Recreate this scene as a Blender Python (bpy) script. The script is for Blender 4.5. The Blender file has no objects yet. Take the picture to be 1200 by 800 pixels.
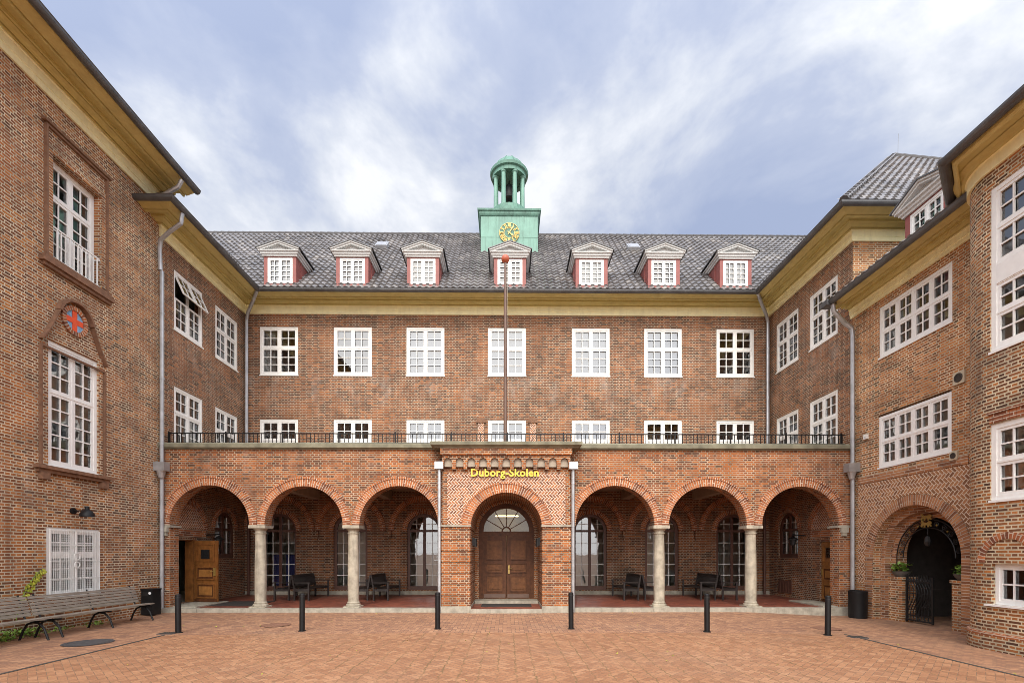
import bpy, math, random
from math import sin, cos, pi, radians, sqrt, tan
from mathutils import Vector, Matrix
random.seed(7)
S = bpy.context.scene
COL = S.collection

# ------------------------------------------------------------------ camera
cam = bpy.data.cameras.new('camera'); co = bpy.data.objects.new('camera', cam); COL.objects.link(co)
co.location = (0, 0, 1.8); co.rotation_euler = (radians(90), 0, radians(-0.6))
cam.sensor_width = 36; cam.lens = 36 * 567 / 1200; cam.shift_y = 248 / 1200
cam.clip_start = .1; cam.clip_end = 2000
S.camera = co
S.view_settings.view_transform = 'Standard'; S.view_settings.look = 'None'
S.view_settings.exposure = 0.22; S.view_settings.gamma = 1
S.cycles.max_bounces = 7; S.cycles.diffuse_bounces = 4; S.cycles.glossy_bounces = 3
S.cycles.transparent_max_bounces = 8; S.cycles.caustics_reflective = False; S.cycles.caustics_refractive = False
S.cycles.sample_clamp_indirect = 4
S.cycles.use_denoising = True; S.cycles.denoising_input_passes = 'RGB_ALBEDO_NORMAL'; S.cycles.denoising_prefilter = 'NONE'
S.cycles.use_adaptive_sampling = False
S.cycles.filter_width = .85

# ------------------------------------------------------------------ node helper
class NT:
    def __init__(s, tree): s.t = tree; s.L = tree.links
    def n(s, typ, ins=None, **kw):
        nd = s.t.nodes.new('ShaderNode' + typ)
        for k, v in kw.items(): setattr(nd, k, v)
        for k, v in (ins or {}).items():
            sock = nd.inputs[k]
            if hasattr(v, 'is_output'): s.L.new(v, sock)
            else: sock.default_value = v
        return nd
    def m(s, op, a, b=0.0, c=0.0, clamp=False):
        return s.n('Math', {0: a, 1: b, 2: c}, operation=op, use_clamp=clamp).outputs[0]
    def mix(s, fac, a, b, blend='MIX'):
        nd = s.n('Mix', data_type='RGBA', blend_type=blend)
        for i, v in ((0, fac), (6, a), (7, b)):
            if hasattr(v, 'is_output'): s.L.new(v, nd.inputs[i])
            else: nd.inputs[i].default_value = v if i == 0 else (*v[:3], 1)
        return nd.outputs[2]
    def ramp(s, fac, stops, interp='LINEAR'):
        nd = s.n('ValToRGB', {0: fac}); cr = nd.color_ramp; cr.interpolation = interp
        while len(cr.elements) < len(stops): cr.elements.new(.5)
        for e, (p, c) in zip(cr.elements, stops):
            e.position = p; e.color = (*c, 1) if not isinstance(c, (int, float)) else (c, c, c, 1)
        return nd.outputs[0]
    def noise(s, vec, scale, detail=4, rough=.55, dist=0.0):
        return s.n('TexNoise', {'Vector': vec, 'Scale': scale, 'Detail': detail, 'Roughness': rough, 'Distortion': dist}).outputs[0]

# ------------------------------------------------------------------ world: broken cloud over a NISHITA sky
SUN_EL, SUN_AZ = radians(42), radians(184)       # azimuth from +Y (north) clockwise: behind the camera, to the left
w = bpy.data.worlds.new('World'); S.world = w; w.use_nodes = True
T = NT(w.node_tree); bg = w.node_tree.nodes['Background']; bg.inputs[1].default_value = .1
sky = T.n('TexSky', sky_type='NISHITA', sun_disc=False, sun_elevation=SUN_EL, sun_rotation=SUN_AZ, air_density=1.0, dust_density=1.5)
tc = T.n('TexCoord').outputs['Generated']
SKX, SKY_ = 11.3, 5.5
sep = T.n('SeparateXYZ', {0: tc})
zc = T.m('MAXIMUM', sep.outputs[2], .0)
dv = T.m('ADD', zc, 1.1)
flat = T.n('CombineXYZ', {0: T.m('DIVIDE', sep.outputs[0], dv), 1: T.m('DIVIDE', sep.outputs[1], dv), 2: T.m('MULTIPLY', zc, .8)}).outputs[0]
soft = T.n('Mapping', {0: flat, 1: (SKX, SKY_, 0), 2: (0, 0, radians(-35)), 3: (1.0, .80, 1)}).outputs[0]
n1 = T.noise(soft, 2.5, 7, .52, .35)
n2 = T.noise(soft, 6.5, 6, .6, .3)
cl = T.m('ADD', T.m('MULTIPLY', n1, .68), T.m('MULTIPLY', n2, .32))
cl = T.m('SUBTRACT', cl, T.m('MULTIPLY', T.m('SUBTRACT', zc, .35), .15))
cloud = T.ramp(cl, [(.38, (3.7, 4.4, 6.3)), (.45, (4.8, 5.4, 7.0)), (.50, (6.8, 7.2, 8.1)), (.55, (9.2, 9.35, 9.7))])
low = T.m('SUBTRACT', 1.0, T.m('MULTIPLY', zc, 1.9), clamp=True)
cloud = T.mix(T.m('MULTIPLY', T.m('POWER', low, 1.6), .75), cloud, (7.6, 7.8, 8.5))
col = T.mix(.9, sky.outputs[0], cloud)
# thinner cloud round the hidden sun and overhead: brighter there than low in the north
d = T.n('VectorMath', {0: tc, 1: (sin(SUN_AZ) * cos(SUN_EL), cos(SUN_AZ) * cos(SUN_EL), sin(SUN_EL))}, operation='DOT_PRODUCT').outputs['Value']
glow = T.m('POWER', T.m('MAXIMUM', T.m('MULTIPLY_ADD', d, .5, .5), 0), 4.6)
col = T.mix(T.m('MULTIPLY', glow, 1.0, clamp=True), col, (7.7, 7.35, 6.8))
gain = T.m('MULTIPLY_ADD', glow, 4.4, .94)
fin = T.n('VectorMath', {0: col, 'Scale': gain}, operation='SCALE').outputs[0]
T.L.new(fin, bg.inputs[0])

sl = bpy.data.lights.new('sun', 'SUN'); so = bpy.data.objects.new('sun', sl); COL.objects.link(so)
sl.energy = 1.5; sl.angle = radians(18); sl.color = (1, .94, .84)
so.rotation_euler = (radians(90) - SUN_EL, 0, pi - SUN_AZ); so.location = (-8, -20, 30)

# ------------------------------------------------------------------ materials
MATS = {}
def new_mat(name):
    m = bpy.data.materials.new(name); m.use_nodes = True
    t = NT(m.node_tree); return m, t, m.node_tree.nodes['Principled BSDF']
def uvm(t): return t.n('UVMap').outputs[0]
def bump(t, p, h, strength=.4, dist=.01):
    b = t.n('Bump', {'Height': h, 'Strength': strength, 'Distance': dist}); t.L.new(b.outputs[0], p.inputs['Normal'])

def simple(name, c, rough=.6, metal=0.0, var=.12, vscale=6, bmp=0.0, spec=.5, streak=0.0):
    m, t, p = new_mat(name)
    o = t.n('TexCoord').outputs['Object']
    nz = t.noise(o, vscale, 5, .6)
    f = t.ramp(nz, [(.3, 1 - var), (.7, 1 + var)])
    cc = t.mix(1, c, f, 'MULTIPLY')
    if streak:
        sm = t.n('Mapping', {0: o, 3: (6, 6, .5)}).outputs[0]
        st = t.ramp(t.noise(sm, 1.6, 4, .6), [(.5, 0.0), (.75, streak)])
        cc = t.mix(st, cc, tuple(x * .35 for x in c))
    t.L.new(cc, p.inputs[0]); p.inputs['Roughness'].default_value = rough; p.inputs['Metallic'].default_value = metal
    p.inputs['Specular IOR Level'].default_value = spec
    if bmp: bump(t, p, t.noise(o, vscale * 8, 4, .6), bmp, .01)
    MATS[name] = m; return m

def brick_mat(name, stops, mortar, patch=((.40, .14, .05), .5), dark=.5, bw=.24, rh=.0667, ms=.0125, stain=.25, seed=0.0, bloom=None):
    m, t, p = new_mat(name)
    uv = uvm(t); off = t.n('Mapping', {0: uv, 1: (seed, seed * .7, 0)}).outputs[0]
    wob = t.n('Mix', {0: .004}, data_type='VECTOR', )
    jit = t.n('TexNoise', {'Vector': uv, 'Scale': 9.0, 'Detail': 2}).outputs[1]
    jv = t.n('VectorMath', {0: t.n('VectorMath', {0: jit, 1: (.5, .5, .5)}, operation='SUBTRACT').outputs[0], 'Scale': .012}, operation='SCALE').outputs[0]
    vec = t.n('VectorMath', {0: uv, 1: jv}, operation='ADD').outputs[0]
    b = t.n('TexBrick', {'Vector': vec, 'Color1': (0, 0, 0, 1), 'Color2': (1, 1, 1, 1), 'Mortar': (.5, .5, .5, 1), 'Scale': 1.0, 'Mortar Size': ms,
                         'Mortar Smooth': .25, 'Bias': 0.0, 'Brick Width': bw, 'Row Height': rh}, offset=.5, offset_frequency=2, squash=.5, squash_frequency=2)
    # two differently sheared id fields so that neighbouring bricks do not repeat
    rnd = b.outputs[0]
    big = t.noise(off, .42, 5, .6, .4); mid = t.noise(off, 2.1, 4, .6)
    key = t.m('ADD', rnd, t.m('MULTIPLY', t.m('SUBTRACT', mid, .5), .55))
    key = t.m('ADD', key, t.m('MULTIPLY', t.m('SUBTRACT', big, .5), .5), clamp=True)
    c = t.ramp(key, stops)
    fine = t.noise(uv, 38, 3, .7)
    c = t.mix(1, c, t.ramp(fine, [(.25, .72), (.75, 1.28)]), 'MULTIPLY')
    pf = t.ramp(t.noise(off, .75, 4, .6, .6), [(.50, 0.0), (.66, patch[1])])
    c = t.mix(pf, c, patch[0])
    df = t.ramp(t.noise(t.n('Mapping', {0: off, 1: (7, 3, 0), 3: (1, .7, 1)}).outputs[0], .55, 5, .65), [(.5, 0.0), (.75, dark)])
    c = t.mix(df, c, (.085, .055, .042))
    mf = t.ramp(t.noise(off, 1.3, 4, .6), [(.35, .55), (.65, 1.1)])
    mc = t.mix(1, mortar, mf, 'MULTIPLY')
    c = t.mix(b.outputs[1], c, mc)
    # pale lime bloom in irregular patches
    ef = t.ramp(t.noise(t.n('Mapping', {0: off, 1: (2, 9, 0), 3: (1.1, .8, 1)}).outputs[0], .9, 6, .68), [(.60, 0.0), (.78, stain)])
    c = t.mix(ef, c, (.42, .37, .33))
    sk = t.n('Mapping', {0: off, 3: (2.6, .22, 1)}).outputs[0]
    c = t.mix(t.ramp(t.noise(sk, 1.0, 5, .65), [(.56, 0.0), (.74, .42)]), c, (.07, .05, .042))
    sk2 = t.n('Mapping', {0: off, 1: (4, 6, 0), 3: (1.9, .35, 1)}).outputs[0]
    c = t.mix(t.ramp(t.noise(sk2, 1.0, 6, .7), [(.58, 0.0), (.76, stain * .9)]), c, (.50, .44, .40))
    for z0, z1 in bloom or ():                       # lime bloom washed out below the sills
        zv = t.n('SeparateXYZ', {0: uv}).outputs[1]
        up = t.n('MapRange', {0: zv, 1: z0, 2: z0 + .55, 3: 0.0, 4: 1.0}).outputs[0]; dn = t.n('MapRange', {0: zv, 1: z1 - .12, 2: z1, 3: 1.0, 4: 0.0}).outputs[0]
        bn = t.ramp(t.noise(t.n('Mapping', {0: off, 3: (1.6, .7, 1)}).outputs[0], 1.1, 6, .7), [(.50, 0.0), (.70, .40)])
        c = t.mix(t.m('MULTIPLY', t.m('MULTIPLY', up, dn), bn), c, (.40, .35, .31))
    t.L.new(c, p.inputs[0]); p.inputs['Roughness'].default_value = .88; p.inputs['Specular IOR Level'].default_value = .25
    h = t.m('ADD', t.m('MULTIPLY', b.outputs[1], -1.0), t.m('MULTIPLY', fine, .35))
    h = t.m('ADD', h, t.m('MULTIPLY', rnd, .4))
    bump(t, p, h, .55, .008)
    MATS[name] = m; return m

def herring_mat(name, unit, stops, mortar, mw=.07, rot=45, big=.35, patchc=None, rough=.85, vs=.5, wet=0.0, seam=False):
    m, t, p = new_mat(name)
    uv = uvm(t)
    v = t.n('Mapping', {0: uv, 2: (0, 0, radians(rot)), 3: (1 / unit, 1 / unit, 1)}).outputs[0]
    jit = t.n('TexNoise', {'Vector': uv, 'Scale': .6 / unit, 'Detail': 2}).outputs[1]
    jv = t.n('VectorMath', {0: t.n('VectorMath', {0: jit, 1: (.5, .5, .5)}, operation='SUBTRACT').outputs[0], 'Scale': .12}, operation='SCALE').outputs[0]
    v = t.n('VectorMath', {0: v, 1: jv}, operation='ADD').outputs[0]
    s = t.n('SeparateXYZ', {0: v}); x, y = s.outputs[0], s.outputs[1]
    i, j = t.m('FLOOR', x), t.m('FLOOR', y)
    fx, fy = t.m('SUBTRACT', x, i), t.m('SUBTRACT', y, j)
    k = t.m('FLOORED_MODULO', t.m('SUBTRACT', i, j), 4)
    is_ = [t.m('COMPARE', k, float(q), .1) for q in range(4)]
    gx, gy = t.m('SUBTRACT', 1, fx), t.m('SUBTRACT', 1, fy)
    # distance to the brick's outline: drop the side shared with the other half
    dl = t.m('ADD', fx, is_[1]); dr = t.m('ADD', gx, is_[0])
    db = t.m('ADD', fy, is_[2]); dt = t.m('ADD', gy, is_[3])
    dist = t.m('MINIMUM', t.m('MINIMUM', dl, dr), t.m('MINIMUM', db, dt))
    mort = t.n('MapRange', {0: dist, 1: mw * .6, 2: mw * 1.5, 3: 1.0, 4: 0.0}).outputs[0]
    idv = t.n('CombineXYZ', {0: t.m('SUBTRACT', i, is_[1]), 1: t.m('ADD', j, is_[3]), 2: 0.3}).outputs[0]
    rnd = t.n('TexWhiteNoise', {0: idv}, noise_dimensions='3D').outputs[0]
    lo = t.noise(uv, vs, 5, .6, .3)
    key = t.m('ADD', t.m('MULTIPLY', rnd, .75), t.m('MULTIPLY', t.m('SUBTRACT', lo, .35), big), clamp=True)
    c = t.ramp(key, stops)
    fine = t.noise(uv, 3.0 / unit, 3, .7)
    c = t.mix(1, c, t.ramp(fine, [(.25, .8), (.75, 1.2)]), 'MULTIPLY')
    if patchc:
        pf = t.ramp(t.noise(t.n('Mapping', {0: uv, 1: (5, 2, 0), 3: (.7, 1, 1)}).outputs[0], .45, 6, .65), [(.50, 0.0), (.74, .34)])
        c = t.mix(pf, c, patchc)
    c = t.mix(mort, c, mortar)
    if seam:
        su = t.n('SeparateXYZ', {0: t.n('VectorMath', {0: uv, 1: jv}, operation='ADD').outputs[0]}).outputs[0]
        ln = t.m('ABSOLUTE', t.m('SUBTRACT', t.m('FRACT', t.m('DIVIDE', su, unit * 2.8284)), .5))
        mk = t.n('MapRange', {0: ln, 1: .02, 2: .06, 3: 1.0, 4: 0.0}).outputs[0]
        nm = t.ramp(t.noise(t.n('Mapping', {0: uv, 3: (1.4, .5, 1)}).outputs[0], 1.6, 5, .7), [(.36, .1), (.62, .85)])
        c = t.mix(t.m('MULTIPLY', mk, nm), c, (.17, .115, .055))
    t.L.new(c, p.inputs[0]); p.inputs['Specular IOR Level'].default_value = .3
    rr = t.ramp(lo, [(.3, rough - wet), (.7, rough)]); t.L.new(rr, p.inputs['Roughness'])
    h = t.m('ADD', t.m('MULTIPLY', mort, -1.0), t.m('ADD', t.m('MULTIPLY', fine, .3), t.m('MULTIPLY', rnd, .35)))
    bump(t, p, h, .5, .006)
    MATS[name] = m; return m

B_STOPS = [(.0, (0.073, 0.039, 0.027)), (.2, (0.109, 0.049, 0.031)), (.5, (0.172, 0.070, 0.038)), (.8, (0.237, 0.091, 0.043)), (1, (0.354, 0.134, 0.053))]
brick_mat('brick_main', [(p, tuple(x * 1.02 for x in c)) for p, c in B_STOPS], (0.416, 0.340, 0.250), ms=.0105, seed=1.3, bloom=((7.7, 9.05),))
brick_mat('brick_left', [(.0, (0.103, 0.052, 0.032)), (.22, (0.160, 0.066, 0.034)), (.5, (0.242, 0.094, 0.041)), (.75, (0.319, 0.125, 0.047)), (1, (0.433, 0.178, 0.057))], (0.580, 0.497, 0.363), patch=((0.474, 0.147, 0.040), .42), dark=.28, stain=.2, seed=5.1)
brick_mat('brick_right', [(.0, (0.113, 0.063, 0.033)), (.22, (0.227, 0.091, 0.041)), (.5, (0.340, 0.130, 0.048)), (.75, (0.442, 0.168, 0.057)), (1, (0.543, 0.226, 0.075))], (0.627, 0.525, 0.365), patch=((0.521, 0.215, 0.064), .4), dark=.3, stain=.2, seed=9.4)
brick_mat('brick_bay', [(.0, (0.082, 0.043, 0.028)), (.25, (0.154, 0.066, 0.034)), (.5, (0.258, 0.105, 0.044)), (.8, (0.371, 0.147, 0.049)), (1, (0.484, 0.187, 0.057))], (0.600, 0.517, 0.363), patch=((0.453, 0.156, 0.044), .25), dark=.35, stain=.2, ms=.0145, seed=13.0)
brick_mat('brick_arcade', [(.0, (0.079, 0.040, 0.024)), (.2, (0.149, 0.052, 0.028)), (.45, (0.241, 0.077, 0.028)), (.7, (0.334, 0.103, 0.032)), (1, (0.427, 0.136, 0.037))], (0.441, 0.336, 0.238), patch=((0.464, 0.140, 0.034), .55), dark=.5, stain=.22, seed=3.7)
# arch rings: bricks on edge, long side along the radius
brick_mat('brick_ring', [(.0, (.16, .06, .036)), (.3, (.30, .10, .045)), (.6, (.40, .135, .052)), (1, (.48, .17, .065))], (.60, .47, .36),
          patch=((.5, .18, .06), .2), dark=.4, bw=.5, rh=.072, ms=.011, stain=.12, seed=2.2)
brick_mat('brick_gate', [(.0, (.16, .07, .04)), (.3, (.29, .125, .06)), (.6, (.38, .17, .08)), (1, (.46, .22, .10))], (.56, .46, .36),
          patch=((.45, .2, .08), .2), dark=.4, bw=.5, rh=.072, ms=.010, stain=.15, seed=6.2)
herring_mat('herring_panel', .070, [(.0, (.16, .07, .045)), (.4, (.30, .125, .065)), (.8, (.42, .18, .085))], (.68, .58, .48), .11)
herring_mat('herring_gate', .080, [(.0, (.18, .085, .045)), (.4, (.32, .15, .07)), (.8, (.42, .21, .10))], (.66, .56, .44), .10)
herring_mat('paving_court', .10, [(.0, (0.269, 0.128, 0.068)), (.35, (0.339, 0.165, 0.088)), (.65, (0.387, 0.195, 0.103)), (1, (0.452, 0.245, 0.138))], (.20, .135, .09), .035,
            patchc=(.34, .225, .155), big=.6, rough=.75, wet=.15, vs=.35, seam=True)
herring_mat('paving_walk', .10, [(.0, (0.253, 0.134, 0.089)), (.4, (0.347, 0.182, 0.108)), (.7, (0.414, 0.221, 0.128)), (1, (0.493, 0.283, 0.172))], (.13, .095, .07), .04,
            patchc=(.30, .205, .145), big=.5, rough=.75, wet=.15, vs=.35, rot=0)
herring_mat('floor_tile', .15, [(.0, (.16, .05, .035)), (.5, (.25, .075, .05)), (1, (.34, .115, .07))], (.12, .08, .065), .03, rough=.5, wet=.2, rot=45)
simple('brick_mould', (.20, .105, .062), .85, var=.3, vscale=9, bmp=.3)
simple('ridge_dark', (.055, .05, .05), .5, var=.25)
simple('stone', (.36, .33, .27), .8, var=.28, vscale=5, bmp=.3, streak=.3)
simple('column_stone', (.40, .355, .28), .78, var=.32, vscale=4, bmp=.35, streak=.55)
simple('coping', (.20, .19, .135), .85, var=.35, vscale=3, bmp=.3)
simple('ochre', (.56, .475, .185), .6, var=.10, vscale=3, streak=.15)
simple('ochre_pale', (.90, .86, .54), .6, var=.08, vscale=3, streak=.14)
simple('ochre_dark', (.50, .34, .10), .65, var=.12, vscale=3, streak=.3)
simple('zinc', (.105, .107, .113), .45, .4, var=.25, vscale=2.5)
simple('galvanised', (.42, .43, .45), .42, .6, var=.18, vscale=4)
simple('white_paint', (.80, .80, .78), .42, var=.05, vscale=5, spec=.45)
simple('grey_paint', (.56, .57, .565), .55, var=.04, vscale=5)
simple('red_paint', (.25, .072, .062), .55, var=.14, vscale=4, streak=.2)
simple('ball_red', (.42, .10, .05), .4, var=.12)
simple('pole_wood', (.13, .075, .055), .5, var=.2, vscale=3)
simple('copper', (.11, .235, .185), .62, .0, var=.2, vscale=1.3, bmp=.1, streak=.7)
simple('copper_pale', (.16, .315, .255), .6, .0, var=.16, vscale=1.6, streak=.6)
simple('gold', (.42, .29, .09), .4, .5, var=.08)
simple('gold_paint', (.72, .50, .06), .4, .25, var=.06)
simple('clock_green', (.075, .18, .13), .6, var=.2)
simple('black_metal', (.008, .008, .009), .5, var=.2, spec=.3)
simple('iron', (.010, .010, .011), .5, var=.2)
simple('bench_dark', (.022, .016, .015), .55, var=.35, vscale=8)
simple('door_brown', (.10, .036, .014), .55, var=.35, vscale=7, streak=.4, spec=.3)
simple('door_panel', (.145, .056, .02), .55, var=.35, vscale=9, streak=.3, spec=.3)
simple('door_orange', (.22, .085, .022), .42, var=.35, vscale=6, streak=.5)
simple('door_orange_light', (.30, .13, .035), .42, var=.35, vscale=6, streak=.4)
simple('window_brown', (.115, .05, .034), .5, var=.2)
simple('plaster', (.40, .34, .27), .85, var=.14, vscale=3)
simple('interior', (.74, .70, .62), .85, var=.06)
simple('sky_reflection', (.29, .355, .47), .85, var=.03, vscale=2)  # sky reflected in the centre panes, put into a flat blue colour
simple('curtain', (.74, .73, .69), .85, var=.06, vscale=3)
simple('curtain_blue', (.05, .06, .20), .85, var=.1, vscale=3)
simple('mat_rubber', (.035, .03, .028), .9, var=.2, vscale=20)
simple('cast_iron', (.085, .085, .09), .55, .3, var=.25, vscale=14, bmp=.6)
simple('rust_cover', (.24, .12, .075), .8, .1, var=.25, vscale=14, bmp=.6)
simple('pot', (.12, .11, .10), .7, var=.2)
simple('vent_cream', (.52, .45, .33), .6, var=.1)
simple('sticker', (.75, .76, .78), .4, var=.05)
simple('blue_glass', (.20, .38, .58), .35, var=.3, vscale=14)
simple('cross_red', (.72, .09, .03), .4, var=.12)
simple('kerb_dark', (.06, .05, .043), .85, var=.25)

def wood_grey():
    m, t, p = new_mat('bench_grey')
    o = t.n('TexCoord').outputs['Object']
    g = t.noise(t.n('Mapping', {0: o, 3: (30, 1.2, 30)}).outputs[0], 1.5, 5, .65)
    c = t.ramp(g, [(.25, (.10, .08, .065)), (.5, (.225, .19, .155)), (.75, (.35, .305, .25))])
    t.L.new(c, p.inputs[0]); p.inputs['Roughness'].default_value = .85; bump(t, p, g, .4, .004); MATS['bench_grey'] = m
wood_grey()

def tile_mat():
    m, t, p = new_mat('roof_tile')
    uv = uvm(t)
    r = t.n('TexWhiteNoise', {0: uv}, noise_dimensions='2D').outputs[0]
    o = t.n('TexCoord').outputs['Object']
    c = t.ramp(r, [(.0, (.13, .125, .127)), (.45, (.172, .165, .165)), (.85, (.21, .20, .20)), (1, (.28, .26, .24))])
    c = t.mix(1, c, t.ramp(t.noise(o, .6, 4, .6), [(.3, .72), (.7, 1.25)]), 'MULTIPLY')
    moss = t.ramp(t.noise(o, 2.2, 5, .7), [(.62, 0.0), (.76, .4)])
    c = t.mix(moss, c, (.07, .065, .035))
    t.L.new(c, p.inputs[0]); rr = t.ramp(r, [(0, .22), (1, .42)]); t.L.new(rr, p.inputs['Roughness'])
    p.inputs['Specular IOR Level'].default_value = .62
    MATS['roof_tile'] = m
tile_mat()

def glass(name, tint, refl):
    m, t, p = new_mat(name); nt = m.node_tree
    o = t.n('TexCoord').outputs['Object']
    nz = t.noise(o, 2.3, 2, .5)
    b = t.n('Bump', {'Height': nz, 'Strength': .05, 'Distance': .05}).outputs[0]
    gl = t.n('BsdfGlossy', {'Color': (.97, .98, 1, 1), 'Roughness': .015, 'Normal': b})
    tr = t.n('BsdfTransparent', {'Color': (*tint, 1)})
    fr = t.n('Fresnel', {'IOR': refl})
    mx = t.n('MixShader', {0: fr.outputs[0], 1: tr.outputs[0], 2: gl.outputs[0]})
    nt.links.new(mx.outputs[0], nt.nodes['Material Output'].inputs[0]); nt.nodes.remove(p)
    MATS[name] = m
glass('glass', (.92, .95, .96), 2.4)

glass('glass_clear', (.90, .90, .86), 1.55)
def lamp_mat():
    m, t, p = new_mat('lamp_glow'); p.inputs['Base Color'].default_value = (.9, .8, .6, 1); p.inputs['Emission Color'].default_value = (1, .74, .36, 1); p.inputs['Emission Strength'].default_value = 8.0; MATS['lamp_glow'] = m
lamp_mat()
def leaf_mat(name, a, b):
    m, t, p = new_mat(name)
    r = t.n('TexWhiteNoise', {0: uvm(t)}, noise_dimensions='2D').outputs[0]
    t.L.new(t.ramp(r, [(0, a), (1, b)]), p.inputs[0]); p.inputs['Roughness'].default_value = .5
    MATS[name] = m
leaf_mat('leaf_green', (.08, .20, .025), (.28, .42, .07))
leaf_mat('leaf_yellow', (.20, .25, .02), (.48, .46, .05))

# ------------------------------------------------------------------ mesh builder
class MB:
    def __init__(s): s.v = []; s.f = []; s.uv = []; s.mi = []; s.xf = None
    def poly(s, pts, uvs=None, m=0):
        pts = [Vector(p) for p in pts]
        if uvs is None:
            n = Vector((0, 0, 0))
            for a, b in zip(pts, pts[1:] + pts[:1]): n += a.cross(b)
            ax, ay, az = abs(n.x), abs(n.y), abs(n.z)
            if az > ax and az > ay: uvs = [(p.x, p.y) for p in pts]
            elif ax > ay: uvs = [(p.y, p.z) for p in pts]
            else: uvs = [(p.x, p.z) for p in pts]
        if s.xf: pts = [s.xf @ p for p in pts]
        i = len(s.v); s.v += [tuple(p) for p in pts]
        s.f.append(tuple(range(i, i + len(pts)))); s.uv += list(uvs); s.mi.append(m)
    def box(s, x0, x1, y0, y1, z0, z1, m=0):
        a = [(x0, y0), (x1, y0), (x1, y1), (x0, y1)]
        s.poly([(x, y, z0) for x, y in a[::-1]], m=m); s.poly([(x, y, z1) for x, y in a], m=m)
        for (xa, ya), (xb, yb) in zip(a, a[1:] + a[:1]):
            s.poly([(xa, ya, z0), (xb, yb, z0), (xb, yb, z1), (xa, ya, z1)], m=m)
        return s
    def bar(s, p, q, wx, wz, up=(0, 0, 1), m=0):       # rectangular bar from p to q
        p, q = Vector(p), Vector(q); d = (q - p).normalized(); u = Vector(up)
        x = d.cross(u)
        if x.length < 1e-5: x = d.cross(Vector((0, 1, 0)))
        x.normalize(); z = x.cross(d)
        c = [x * a * wx / 2 + z * b * wz / 2 for a, b in ((-1, -1), (1, -1), (1, 1), (-1, 1))]
        A = [p + k for k in c]; B = [q + k for k in c]
        s.poly(A[::-1], m=m); s.poly(B, m=m)
        for i in range(4): j = (i + 1) % 4; s.poly([A[i], A[j], B[j], B[i]], m=m)
        return s
    def tube(s, path, r, n=10, m=0, caps=True):
        P = [Vector(p) for p in path]; rs = r if isinstance(r, (list, tuple)) else [r] * len(P)
        rings = []; ref = None
        for i, p in enumerate(P):
            a = P[max(i - 1, 0)]; b = P[min(i + 1, len(P) - 1)]; d = (b - a).normalized()
            if ref is None: ref = d.cross(Vector((.31, .77, .55))).normalized()
            x = (ref - d * ref.dot(d)).normalized(); ref = x; y = d.cross(x)
            rings.append([p + (x * cos(2 * pi * k / n) + y * sin(2 * pi * k / n)) * rs[i] for k in range(n)])
        for A, B in zip(rings, rings[1:]):
            for k in range(n): l = (k + 1) % n; s.poly([A[k], A[l], B[l], B[k]], m=m)
        if caps: s.poly(rings[0][::-1], m=m); s.poly(rings[-1], m=m)
        return s
    def lathe(s, prof, c=(0, 0, 0), n=24, a0=0, a1=2 * pi, m=0):
        for (r0, z0), (r1, z1) in zip(prof, prof[1:]):
            for k in range(n):
                t0, t1 = a0 + (a1 - a0) * k / n, a0 + (a1 - a0) * (k + 1) / n
                q = [(r0, t0, z0), (r0, t1, z0), (r1, t1, z1), (r1, t0, z1)]
                q = [(c[0] + r * cos(t), c[1] + r * sin(t), c[2] + z) for r, t, z in q]
                if r0 < 1e-6: q = q[1:]
                elif r1 < 1e-6: q = q[:3]
                s.poly(q, m=m)
        return s
    def sweep(s, prof, path, m=0, side=1, closed_prof=False, caps=True):
        # prof (out, z); path in plan; out is to the right of travel when side=1
        P = [Vector(p) for p in path]; nr = []
        for a, b in zip(P, P[1:]):
            d = (b - a).normalized(); nr.append(Vector((d.y, -d.x)) * side)
        rows = []
        for i, p in enumerate(P):
            if i == 0: mt = nr[0]
            elif i == len(P) - 1: mt = nr[-1]
            else: mt = (nr[i - 1] + nr[i]) / (1 + nr[i - 1].dot(nr[i]))
            rows.append([Vector((p.x + mt.x * o, p.y + mt.y * o, z)) for o, z in prof])
        K = len(prof) if closed_prof else len(prof) - 1
        for A, B in zip(rows, rows[1:]):
            for k in range(K): l = (k + 1) % len(prof); s.poly([A[k], A[l], B[l], B[k]], m=m)
        if caps: s.poly(rows[0], m=m); s.poly(rows[-1][::-1], m=m)
        return s
    def build(s, name, mats, parent=None, smooth=False, local=False, kind=None):
        o = bpy.data.objects.new(name, s.mesh(name, mats, off(parent) if parent and not local else (0, 0, 0), smooth))
        COL.objects.link(o)
        if parent: o.parent = parent
        if kind: o['kind'] = kind
        return o
    def mesh(s, name, mats, o=(0, 0, 0), smooth=False):
        me = bpy.data.meshes.new(name)
        me.from_pydata([(x - o[0], y - o[1], z - o[2]) for x, y, z in s.v], [], s.f)
        l = me.uv_layers.new(name='UVMap'); l.data.foreach_set('uv', [c for p in s.uv for c in p])
        for q in (mats if isinstance(mats, (list, tuple)) else [mats]): me.materials.append(MATS[q])
        me.polygons.foreach_set('material_index', s.mi)
        me.update()
        if smooth:
            import bmesh
            bm = bmesh.new(); bm.from_mesh(me); bmesh.ops.remove_doubles(bm, verts=bm.verts, dist=1e-5)
            bmesh.ops.recalc_face_normals(bm, faces=bm.faces)
            for f in bm.faces: f.smooth = True
            for e in bm.edges:
                if len(e.link_faces) == 2 and e.calc_face_angle(0) > radians(30): e.smooth = False
            bm.to_mesh(me); bm.free()
        return me

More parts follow.
